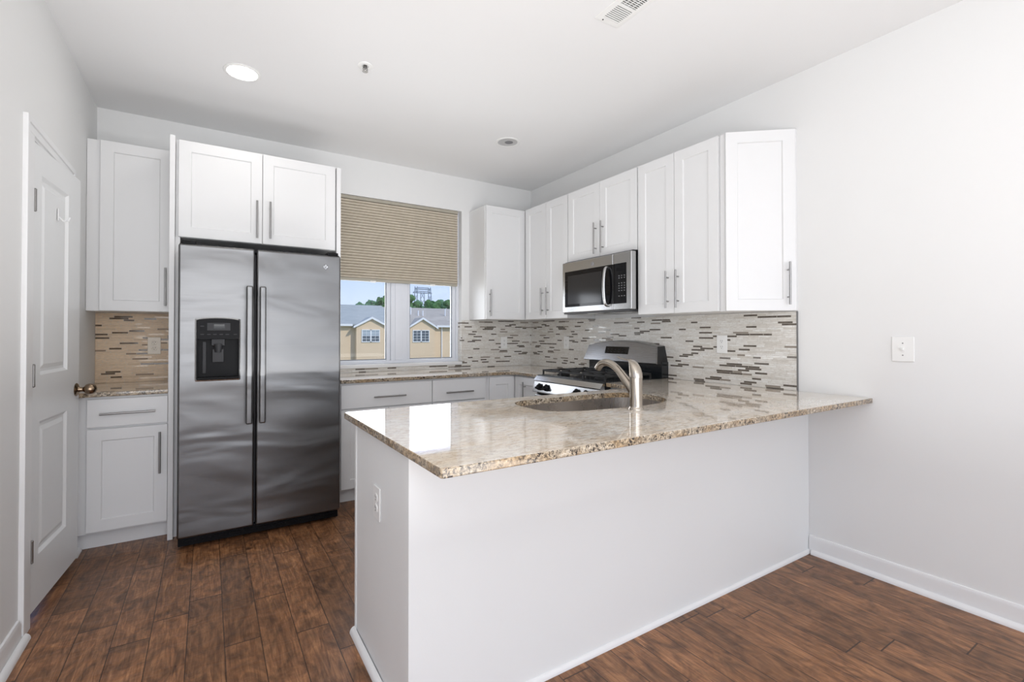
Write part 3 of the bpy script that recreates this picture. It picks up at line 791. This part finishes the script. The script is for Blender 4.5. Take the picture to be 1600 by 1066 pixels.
# handles
for x, dd_ in ((.211, freezer), (.283, fresh)):
    m = MB(); h = []
    m.box(x-.018, x+.018, FYf-.064, FYf-.044, .712, 1.545, .009, 4)
    for z in (.745, 1.512): m.box(x-.013, x+.013, FYf-.052, FYf+.003, z-.022, z+.022, .006, 3)
    m.build('door_handle', M['fridge'], dd_, smooth=45)
# round monogram badge
def badge(mb, c, r, ax):
    """ring and intertwined script strokes; ax maps (u, v, d) to world"""
    pts = [ax(c[0]+r*cos(a*pi/16), c[1]+r*sin(a*pi/16), .0015) for a in range(33)]
    mb.tube(pts, r*.07, 6)
    def st(seq, w=.075): mb.tube([ax(c[0]+u*r, c[1]+v*r, .0018) for u, v in seq], r*w, 6)
    st([(-.05, .45), (-.35, .6), (-.62, .3), (-.6, -.2), (-.3, -.45), (-.05, -.2), (-.1, .1), (-.35, .05)])
    st([(-.1, -.2), (-.12, -.6), (-.4, -.7)])
    st([(.55, .5), (.3, .62), (.08, .4), (.2, .12), (.42, .05), (.12, -.05), (.02, -.4), (.3, -.62), (.62, -.35)])
    for k in range(4):
        a = k*pi/2+.4; st([(.8*cos(a), .8*sin(a)), (.86*cos(a+.35), .86*sin(a+.35)), (.74*cos(a+.7), .74*sin(a+.7))], .05)
m = MB(); m.cyl((.659, FYf-.0002, 1.699), .0165, .0025, 'y', 32); bd = m.build('badge', M['steel'], fresh)
m = MB(); badge(m, (.659, 1.699), .0155, lambda u, v, d: (u, FYf-d, v)); m.build('badge_monogram', M['dkgrey'], fresh)
m = MB(); m.box(fx0+.004, fx1-.004, FYf+.050, FYf+.11, .018, .074, .003)
for i in range(11): m.box(fx0+.03+i*.078, fx0+.09+i*.078, FYf+.044, FYf+.052, .040, .050, .001)
m.build('base_grille', M['black'], fr)
m = MB(); m.box(fx0+.006, fx1-.006, FYf+.012, FYf+.30, 1.757, 1.782, .004)
for x in (fx0+.05, fx1-.05): m.box(x-.035, x+.035, FYf+.01, FYf+.12, 1.778, 1.799, .004)
m.build('hinge_cover', M['black'], fr)
for x in (fx0+.06, fx1-.06):
    for y in (FYf+.12, 4.05): MB().cyl((x, y, .0155), .022, .030, 'z', 20).build('levelling_foot', M['black'], fr)

# ------------------------------------------------------------------ microwave (over the range)
mw = thing('microwave', 'stainless over-the-range microwave with black glass door', 'microwave', (2.75, 2.75, 1.43))
mx, mya, myb, mz0, mz1 = 2.553, 3.134, 2.366, 1.432, 1.850
m = MB(); m.box(mx+.045, XR-.0095, 2.386, 3.152, mz0+.004, 1.8630, .002); m.build('microwave_body', M['black'], mw)
# flanks / face
m = MB(); m.box(mx, mx+.050, 2.548, mya, mz0, mz1, .006, 3)
md_ = m.build('microwave_door', M['steel'], mw, smooth=40)
m = MB(); m.box(mx, mx+.050, myb, 2.545, mz0, mz1, .006, 3); m.build('microwave_fascia', M['steel'], mw, smooth=40)
m = MB(); m.box(mx-.0015, mx+.003, 2.549, 3.100, mz0+.045, mz1-.078, .001); gl_ = m.build('door_glass', M['gloss'], md_)
m = MB(); m.box(mx-.0022, mx-.0012, 2.665, 3.060, mz0+.068, mz1-.115, .0004); m.build('window_mesh', plain('microwave_mesh', (.022, .022, .024, 1), .12), md_)
m = MB(); hp = smooth_path([(mx+.002, 2.598, 1.752), (mx-.024, 2.598, 1.744), (mx-.038, 2.598, 1.69), (mx-.043, 2.598, 1.61), (mx-.038, 2.598, 1.53), (mx-.024, 2.598, 1.478), (mx+.002, 2.598, 1.470)])
m.tube(hp, .0125, 20); m.build('door_handle', M['steel'], md_, smooth=50)
m = MB(); m.box(mx-.0015, mx+.003, 2.412, 2.543, mz0+.045, mz1-.078, .001); cpn = m.build('control_panel', M['gloss'], mw)
for r_, z in enumerate((1.680, 1.664, 1.625, 1.607, 1.589, 1.571, 1.532)):
    for c_ in range(3): MB().box(mx-.0021, mx-.0014, 2.425+c_*.026, 2.425+c_*.026+.011, z-.003, z+.003).build('button', M['midgrey'], cpn)
MB().box(mx-.0021, mx-.0014, 2.428, 2.508, 1.715, 1.742).build('display_window', M['black'], cpn)
m = MB(); m.cyl((mx-.0008, 2.764, 1.803), .0155, .0022, 'x', 32); m.build('badge', M['midgrey'], md_)
m = MB(); badge(m, (2.764, 1.803), .0145, lambda u, v, d: (mx-d-.0005, u, v)); m.build('badge_monogram', M['steel'], md_)
m = MB(); m.box(mx+.02, XR-.03, 2.40, 3.14, mz0-.012, mz0+.004, .003)
m.build('underside', M['sidegrey'], mw)
m = MB()
for a in (2.45, 2.82): m.box(mx+.10, mx+.30, a, a+.27, mz0-.0145, mz0-.0118, .001)
m.build('grease_filter', M['steel'], mw)
m = MB(); m.box(mx+.03, mx+.06, 2.70, 2.86, mz0-.0145, mz0-.0118, .001); m.build('cooktop_lamp', M['frost'], mw)

# ------------------------------------------------------------------ range
rg = thing('gas_range', 'stainless gas range with black cooktop and curved backguard', 'stove', (2.6, 2.76, 0))
ry0, ry1 = 2.378, 3.146
m = MB(); m.box(2.335, XR-.010, ry0, ry1, .05, .905, .003).box(2.40, XR-.02, ry0+.01, ry1-.01, .002, .06)
m.build('range_body', M['sidegrey'], rg)
m = MB(); m.box(2.300, XR-.012, ry0-.0, ry1, .899, .922, .006, 3); m.box(2.33, 2.80, ry0+.02, ry1-.02, .920, .925, .001)
m.build('cooktop', M['enamel'], rg)
# cooktop lip + control panel
m = MB(); m.prism([(2.268, .872), (2.262, .880), (2.290, .914), (2.305, .914), (2.305, .872)], ry0, ry1, 'y', 0); m.build('cooktop_lip', M['steel'], rg, smooth=30)
m = MB(); m.prism([(2.272, .872), (2.250, .795), (2.252, .786), (2.335, .786), (2.335, .872)], ry0, ry1, 'y', 0); ctlp = m.build('control_panel', M['steel'], rg, smooth=30)
for y in (3.058, 2.968, 2.612, 2.512):
    m = MB(); R_ = Matrix.Translation((2.2625, y, .833)) @ Matrix.Rotation(-pi/2-.27, 4, 'Y')
    m.lathe([(0, 0), (.029, 0), (.029, .004), (.024, .007), (.023, .022), (.021, .026), (0, .026)], 28, R_)
    m.box(-.009, .009, -.024, .024, .018, .038, .003, 2, R_)
    m.build('burner_knob', M['black'], ctlp)
MB().box(2.290, 2.335, ry0+.004, ry1-.004, .768, .785, .002).build('vent_gap', M['black'], rg)
m = MB(); m.box(2.268, 2.336, ry0+.002, ry1-.002, .205, .766, .008, 3); od = m.build('oven_door', M['steel'], rg, smooth=40)
MB().box(2.2655, 2.270, ry0+.11, ry1-.11, .33, .62, .001).build('oven_window', M['gloss'], od)
m = MB(); m.tube([(2.222, ry0+.04, .735), (2.222, ry1-.04, .735)], .014, 20)
for y in (ry0+.08, ry1-.08): m.box(2.222, 2.272, y-.012, y+.012, .726, .744, .004)
m.build('oven_handle', M['steel'], od)
m = MB(); m.box(2.27, 2.336, ry0+.002, ry1-.002, .062, .198, .006, 3); m.build('storage_drawer', M['steel'], rg, smooth=40)
# burners and grates
for (x, y, r) in ((2.43, 2.55, .045), (2.43, 2.97, .05), (2.69, 2.55, .036), (2.69, 2.97, .04), (2.56, 2.76, .045)):
    m = MB(); m.lathe([(0, 0), (r, 0), (r*1.02, .006), (r*.8, .012), (r*.78, .018), (r*.62, .022), (0, .0235)], 32, Matrix.Translation((x, y, .925)))
    m.build('burner', M['iron'], rg)
for a, b_ in ((ry0+.03, 2.628), (2.636, 2.886), (2.894, ry1-.03)):
    m = MB(); z = .957; x0, x1 = 2.338, 2.795; s = .006
    def bar(xa, ya, xb, yb_, zz=z): m.box(min(xa, xb)-s, max(xa, xb)+s, min(ya, yb_)-s, max(ya, yb_)+s, zz-.007, zz+.007, .003)
    bar(x0, a, x1, a); bar(x0, b_, x1, b_); bar(x0, a, x0, b_); bar(x1, a, x1, b_); bar((x0+x1)/2, a, (x0+x1)/2, b_)
    yc_ = (a+b_)/2
    for xx in (2.43, 2.69):
        bar(xx, a, xx, yc_-.022); bar(xx, yc_+.022, xx, b_); bar(xx-.085, yc_, xx-.022, yc_); bar(xx+.022, yc_, xx+.085, yc_)
    for xx in (x0, (x0+x1)/2, x1):
        for yy in (a, b_): m.box(xx-s, xx+s, yy-s, yy+s, .9255, z, .002)
    m.build('grate', M['iron'], rg, smooth=30)
# backguard: black lower riser, arched steel hood with display
m = MB(); m.box(2.868, XR-.0095, 2.362, 3.152, .921, 1.045, .004); m.build('backguard_riser', M['enamel'], rg)
def archz(y0, y1, zb, zs, zt, n=20):
    p = [(y0-.0, zb), (y1, zb)]
    pts = []
    for i in range(n+1):
        t = i/n; yy = (y1-.030)+(y0+.030-y1+.030)*t
        pts.append((yy, zs+(zt-zs)*(1-(2*t-1)**2)))
    return p+pts
m = MB(); prof_f = archz(2.366, 3.168, 1.030, 1.160, 1.200); prof_b = archz(2.366, 3.168, 1.030, 1.163, 1.203)
b = bmesh.new(); A = []; Bq = []; Cq = []
for (y, z) in prof_f:
    xf = 2.815+(z-1.03)*.30; A.append(b.verts.new((xf+.008, y, z))); 
cy_, cz_ = 2.767, 1.11
I = []
for (y, z) in prof_f:
    yy = cy_+(y-cy_)*.985; zz = cz_+(z-cz_)*.93; I.append(b.verts.new((2.811+(zz-1.03)*.30, yy, zz)))
for (y, z) in prof_b: Bq.append(b.verts.new((XR-.0095, y, z)))
k = len(A)
for i in range(k):
    j = (i+1) % k; b.faces.new((A[i], A[j], Bq[j], Bq[i])); b.faces.new((A[i], A[j], I[j], I[i]))
b.faces.new(I); b.faces.new(Bq[::-1]); bmesh.ops.recalc_face_normals(b, faces=b.faces)
bgs = plain('backguard_black_side', (.012, .012, .013, 1), .3)
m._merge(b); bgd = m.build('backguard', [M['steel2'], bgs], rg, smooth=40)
for p in bgd.data.polygons:
    if p.center.x+2.6 > 2.87 and abs(p.normal.y) > .8: p.material_index = 1
m = MB(); R_ = Matrix.Translation((2.8105, 2.790, 1.03)) @ Matrix.Rotation(math.atan(.30), 4, 'Y')
m.box(-.0022, .0005, -.128, .128, .066, .126, .001, 1, R_); bd = m.build('range_display', M['gloss'], bgd)
for i in range(6):
    for zz in (.080, .100): MB().box(-.0028, -.0021, -.112+i*.040, -.100+i*.040, zz, zz+.004, 0, 1, R_).build('button', M['dkgrey'], bd)

# ------------------------------------------------------------------ outlets and switch
def plate(kind, label, loc, rz, mat, w=.076, h=.120):
    """local: x across, front faces -y, wall at y=0"""
    t = thing('wall_outlet' if kind == 'outlet' else 'light_switch', label, 'outlet' if kind == 'outlet' else 'switch', loc, rz, local=True)
    MB().box(-w/2, w/2, -.006, -.0002, -h/2, h/2, .0025, 3).build('cover_plate', mat, t)
    if kind == 'outlet':
        for k in (-1, 1):
            m = MB(); m.cyl((0, -.0068, k*.0195), .0165, .003, 'y', 28, bev=.001); r = m.build('receptacle', mat, t)
            m = MB()
            for x in (-.0065, .0065): m.box(x-.001, x+.001, -.0088, -.0082, k*.0195+.000, k*.0195+.009)
            m.cyl((0, -.0085, k*.0195-.007), .0024, .0008, 'y', 12); m.build('receptacle_slot', M['slot'], r)
        m = MB(); m.cyl((0, -.0065, 0), .003, .0015, 'y', 12); m.build('screw', mat, t)
    else:
        m = MB(); m.box(-.007, .007, -.0072, -.0055, -.014, .014, .0008)
        m.build('toggle_frame', mat, t)
        m = MB(); m.box(-.005, .005, -.020, -.006, -.0015, .009, .002, 2, Matrix.Rotation(.25, 4, 'X')); m.build('toggle', mat, t)
        m = MB()
        for z in (-.030, .030): m.cyl((0, -.0065, z), .003, .0015, 'y', 12)
        m.build('screw', M['midgrey'], t)
    return t
plate('outlet', 'beige outlet on the tiled alcove left of the refrigerator', (-.326, YB-.009, 1.172), 0, M['ivory'])
plate('outlet', 'white outlet on the tiled window wall, under the corner cabinet', (2.603, YB-.009, 1.163), 0, M['plate'])
plate('outlet', 'white outlet on the tiled right wall between the corner and the stove', (XR-.009, 3.551, 1.168), -pi/2, M['plate'])
plate('outlet', 'white outlet on the tiled right wall, right of the stove under the wall cabinet', (XR-.009, 1.925, 1.185), -pi/2, M['plate'])
plate('outlet', 'white outlet low on the end panel of the peninsula', (PX0, 1.727, .634), -pi/2, M['plate'])
plate('switch', 'white toggle light switch on the bare right wall', (XR, .953, 1.179), -pi/2, M['plate'], .090, .124)

# ------------------------------------------------------------------ ceiling fittings
def downlight(x, y, lit, label):
    t = thing('recessed_light', label, 'ceiling light', (x, y, ZC))
    m = MB(); Tm = Matrix.Translation((x, y, ZC))
    m.lathe([(.078, -.0005), (.098, -.0005), (.098, -.003), (.092, -.006), (.082, -.006), (.078, -.003), (.078, -.0005)], 48, Tm); m.build('trim_ring', M['plate'], t)
    if lit:
        m = MB(); m.lathe([(0, -.012), (.04, -.0105), (.066, -.006), (.078, -.0015), (.078, -.0008), (0, -.0008)], 48, Tm); m.build('lamp_lens', M['lamp'], t)
    else:
        m = MB(); m.lathe([(.078, -.004), (.070, -.0025), (.055, -.0012), (0, -.0008)], 48, Tm); m.build('reflector', M['frost'], t)
        m = MB(); m.lathe([(0, -.004), (.02, -.0035), (.034, -.001)], 32, Matrix.Translation((x+.012, y, ZC))); m.build('lamp_lens', M['midgrey'], t)
    return t
downlight(.162, 3.155, True, 'lit recessed ceiling light in front of the refrigerator')
downlight(2.035, 3.186, False, 'unlit recessed ceiling light near the far right corner')
t = thing('fire_sprinkler', 'small chrome fire sprinkler head on the ceiling', 'sprinkler', (.757, 2.703, ZC))
Tm = Matrix.Translation((.757, 2.703, ZC))
m = MB(); m.lathe([(.018, -.0005), (.042, -.0005), (.041, -.004), (.030, -.007), (.018, -.005), (.018, -.0005)], 40, Tm); m.build('escutcheon', M['plate'], t)
m = MB(); m.lathe([(0, -.0005), (.011, -.0005), (.011, -.012), (.007, -.014), (.004, -.03), (0, -.03)], 20, Tm)
for k in (-1, 1): m.tube([(.757+k*.010, 2.703, ZC-.010), (.757+k*.013, 2.703, ZC-.022), (.757+k*.004, 2.703, ZC-.034)], .0022, 8)
m.build('sprinkler_head', M['hinge'], t)
m = MB(); m.lathe([(0, -.036), (.015, -.036), (.016, -.0345), (.004, -.033), (0, -.033)], 20, Tm); m.build('deflector', M['steel'], t)
# supply vent
vx0, vx1, vy0, vy1 = 1.588, 1.742, 1.33, 1.704
t = thing('ceiling_vent', 'white louvred air vent in the ceiling above the peninsula', 'air vent', ((vx0+vx1)/2, (vy0+vy1)/2, ZC))
m = MB(); cx_, cy_ = (vx0+vx1)/2, (vy0+vy1)/2
ix0, ix1, iy0, iy1 = vx0+.028, vx1-.028, vy0+.032, vy1-.034
b = bmesh.new()
def rg_(i, z): return [b.verts.new(p) for p in ((vx0+i, vy0+i, z), (vx1-i, vy0+i, z), (vx1-i, vy1-i, z), (vx0+i, vy1-i, z))]
r0 = rg_(0, ZC-.0004); r1 = rg_(.002, ZC-.003); r2 = rg_(.016, ZC-.006)
r3 = [b.verts.new(p) for p in ((ix0, iy0, ZC-.006), (ix1, iy0, ZC-.006), (ix1, iy1, ZC-.006), (ix0, iy1, ZC-.006))]
r4 = [b.verts.new((v.co.x, v.co.y, ZC-.0004)) for v in r3]
for a, c in ((r0, r1), (r1, r2), (r2, r3), (r3, r4)):
    for i in range(4): b.faces.new((a[i], a[(i+1) % 4], c[(i+1) % 4], c[i]))
bmesh.ops.recalc_face_normals(b, faces=b.faces); m._merge(b); m.build('vent_frame', M['plate'], t)
MB().box(ix0, ix1, iy0, iy1, ZC-.0012, ZC-.0004).build('vent_backing', M['slot'], t)
ym = iy1-.105
m = MB()
y = iy1
for i in range(9):
    m.box(ix0, ix1, y-.0085, y-.0015, ZC-.006, ZC-.004, .0005); y -= .0115
m.box(ix0, ix1, ym-.006, ym+.004, ZC-.0065, ZC-.0015)
y = ym-.014
while y > iy0+.11:
    m.box(ix0, ix1, y-.0012, y+.0012, ZC-.006, ZC-.0015); y -= .0115
while y > iy0:
    m.box(ix0, ix1, y-.0085, y-.0015, ZC-.006, ZC-.004, .0005); y -= .0115
for k in range(1, 4): xx = ix0+(ix1-ix0)*k/4; m.box(xx-.001, xx+.001, iy0+.1, ym-.008, ZC-.005, ZC-.0015)
m.build('louvre', M['plate'], t)
m = MB(); m.cyl((ix0+.012, vy1-.018, ZC-.0065), .004, .0015, 'z', 12); m.build('screw', M['slot'], t)

# ------------------------------------------------------------------ outdoors
GZ = -4.5; K = 50/33.
def ez(z): return 1.257+(z-1.257)*K
o = MB().box(-60, 160, 6, 260, GZ-.2, GZ).build('ground', M['grass'], smooth=0); o['kind'] = 'structure'
def house(label, x0, x1, zE, gx0, gx1, peak, zridge, wins, mats, vents, down=None):
    Y = 50; x0, x1, gx0, gx1 = (v*K for v in (x0, x1, gx0, gx1)); zE, peak = ez(zE), ez(peak)
    t = thing('row_house', label, 'house', ((x0+x1)/2, Y+4, GZ))
    gm = (gx0+gx1)/2
    m = MB(); m.box(x0, x1, Y, Y+10, GZ+.01, zE); m.box(gx0+.05, gx1-.05, Y-.62, Y, GZ+.01, zE+.001); m.prism([(gx0+.05, zE), (gx1-.05, zE), (gm, peak-.08)], Y-.62, Y+1.2, 'y')
    m.build('house_wall', M['siding'], t, smooth=0)
    # main roof
    yr = Y+5.2; zr = 1.257+(zridge-1.257)*(yr/33.)
    m = MB(); m.prism([(Y-.35, zE-.02), (Y-.35, zE+.10), (yr, zr), (Y+10.4, zE+.1), (Y+10.4, zE-.02)], x0-.05, x1+.05, 'x')
    # gable roof running back into the main slope
    ov = .28; s = (peak-zE)/(gm-gx0); zo = zE-ov*s
    yb2 = Y+(peak-zE)/((zr-zE)/(yr-Y))+.3
    m.prism([(gx0-ov, zo), (gm, peak+.02), (gx1+ov, zo), (gx1+ov, zo-.1), (gm, peak-.1), (gx0-ov, zo-.1)], Y-.78, yb2, 'y')
    m.build('house_roof', mats, t, smooth=0)
    m = MB(); fw = .17
    m.prism([(gx0-ov, zo+.03), (gm, peak+.05), (gx1+ov, zo+.03), (gx1+ov, zo-fw), (gm, peak-fw*1.1), (gx0-ov, zo-fw)], Y-.84, Y-.78, 'y')
    m.box(x0, gx0-ov, Y-.42, Y-.34, zE-.10, zE+.12).box(gx1+ov, x1, Y-.42, Y-.34, zE-.10, zE+.12)
    m.build('fascia', M['outwhite'], t, smooth=0)
    for (wx0, wx1, wz0, wz1, gmx) in wins:
        wx0, wx1, wz0, wz1 = wx0*K, wx1*K, ez(wz0), ez(wz1)
        mid = (wx0+wx1)/2; m = MB(); Y -= .62; rect_frame(m, wx0, wx1, wz0, wz1, Y-.06, Y-.005, .09, 0)
        m.box(mid-.07, mid+.07, Y-.06, Y-.005, wz0, wz1); w = m.build('window', M['outwhite'], t, smooth=0)
        zm = (wz0+wz1)/2
        MB().box(wx0+.08, wx1-.08, Y-.02, Y-.005, zm, wz1-.08).build('window_pane', gmx, w, smooth=0)
        MB().box(wx0+.08, wx1-.08, Y-.02, Y-.005, wz0+.08, zm).build('window_pane', M['outglass'], w, smooth=0)
        m = MB()
        for a, c in ((wx0+.09, mid-.07), (mid+.07, wx1-.09)):
            m.box((a+c)/2-.015, (a+c)/2+.015, Y-.05, Y-.02, wz0+.08, wz1-.08)
            for z in (wz0+(wz1-wz0)*.27, zm, wz0+(wz1-wz0)*.73): m.box(a, c, Y-.05, Y-.02, z-.015, z+.015)
        m.build('muntin', M['outwhite'], w, smooth=0); Y += .62
    for (vx, vz) in vents:
        yy = Y+2.6; vxx = vx*yy/33.; zt = 1.257+(vz-1.257)*(yy/33.)
        m = MB(); m.cyl((vxx, yy, zt-.35), .07, .9, 'z', 10); m.build('vent_pipe', M['outwhite'], t)
    if down: m = MB(); m.box(down*K-.05, down*K+.05, Y-.12, Y-.02, GZ+.02, zE-.08); m.build('downspout', M['outwhite'], t, smooth=0)
house('tan house with grey shingle roof seen through the left window pane', 4.2, 11.50, 1.84, 8.55, 10.70, 2.40, 3.24,
      [(8.93, 10.20, .66, 1.54, M['blindglass'])], M['shingle'], [(10.66, 2.40)])
house('tan house with downspout and dark-paned window seen through the right window pane', 11.64, 19.5, 1.80, 12.36, 14.42, 2.42, 3.16,
      [(12.62, 13.93, .63, 1.52, M['outglass'])], M['shingle2'], [(13.22, 2.90), (13.58, 2.92), (12.62, 3.15), (15.4, 3.1)], down=15.1)
def tree(px, ztop, r, mat, label, Y=78):
    r *= .8
    x = px*Y/33.; zt = 1.257+(ztop-1.257)*Y/33.
    t = thing('tree', label, 'tree', (x, Y, GZ), group='trees behind the houses')
    m = MB(); m.tube([(x, Y, GZ+.01), (x+.1, Y, zt-r*1.4)], [.28, .16], 8); m.build('trunk', M['bark'], t)
    m = MB()
    for i in range(26):
        a = random.uniform(0, 2*pi); q = random.uniform(0, 1)**.5; h = random.uniform(-1.1, .85)
        rr = r*.42*random.uniform(.6, 1.1); lim = r*math.sqrt(max(.05, 1-(h*.85)**2))
        m.ball((x+cos(a)*q*lim*.8, Y+sin(a)*q*lim*.8, zt-r*.95+h*r*.95), rr, 2, jit=.22)
    m.build('foliage', mat, t, smooth=0)
TL = 'green tree behind the houses, %s'
for (px, zt, r, mt, w, Y) in ((8.9, 3.42, 1.4, 'leaf2', 'leftmost low crown above the left roof', 92), (9.7, 3.58, 1.4, 'leaf2', 'second crown from the left above the left roof', 83),
                           (10.5, 3.98, 2.0, 'leaf', 'tallest crown above the left roof, at the window post', 74),
                           (12.5, 4.0, 2.0, 'leaf', 'left of the pylon in the right pane', 74), (13.2, 3.62, 1.5, 'leaf2', 'small crown behind the pylon legs', 86),
                           (14.3, 4.0, 1.9, 'leaf', 'dark round crown right of the pylon', 74), (15.1, 3.72, 1.7, 'leaf2', 'second crown right of the pylon', 86), (15.85, 3.85, 1.7, 'leaf', 'at the right edge of the window', 75)):
    tree(px, zt, r, M[mt], TL % w, Y)
# lattice pylon
Yt = 110; s = Yt/33.
t = thing('transmission_tower', 'grey steel lattice transmission tower beyond the houses', 'pylon', (13.55*s, Yt, GZ))
m = MB(); cx = 13.55*s; zz = lambda z: 1.257+(z-1.257)*s
def mast(bx, tx, w0, w1, zb, zt, n=9):
    for i in range(n):
        t0, t1 = i/n, (i+1)/n
        for (ka, kb) in ((-1, 1), (1, -1)):
            m.tube([(bx+(tx-bx)*t0+ka*(w0+(w1-w0)*t0), Yt, zb+(zt-zb)*t0), (bx+(tx-bx)*t1+kb*(w0+(w1-w0)*t1), Yt, zb+(zt-zb)*t1)], .07, 5)
    for k in (-1, 1): m.tube([(bx+k*w0, Yt, zb), (tx+k*w1, Yt, zt)], .11, 5)
mast(cx-.62*s, cx-.50*s, .8, .3, GZ, zz(4.75)); mast(cx+.80*s, cx+.55*s, .8, .3, GZ, zz(4.72)); mast(cx, cx, 1.0, .45, GZ, zz(4.35))
for z, w in ((4.28, .75), (4.55, .62)):
    m.tube([(cx-w*s, Yt, zz(z)), (cx+w*s, Yt, zz(z))], .13, 5); m.tube([(cx-w*s, Yt, zz(z)), (cx-.4*s, Yt, zz(z+.13)), (cx+.4*s, Yt, zz(z+.13)), (cx+w*s, Yt, zz(z))], .1, 5)
    for i in range(10):
        xa = cx-w*s+2*w*s*i/10; m.tube([(xa, Yt, zz(z)), (xa+w*s*.1, Yt, zz(z+.11)), (xa+w*s*.2, Yt, zz(z))], .05, 4)
m.build('lattice', M['tower'], t, smooth=0)

for o in bpy.data.objects:
    if '_local' in o: del o['_local']
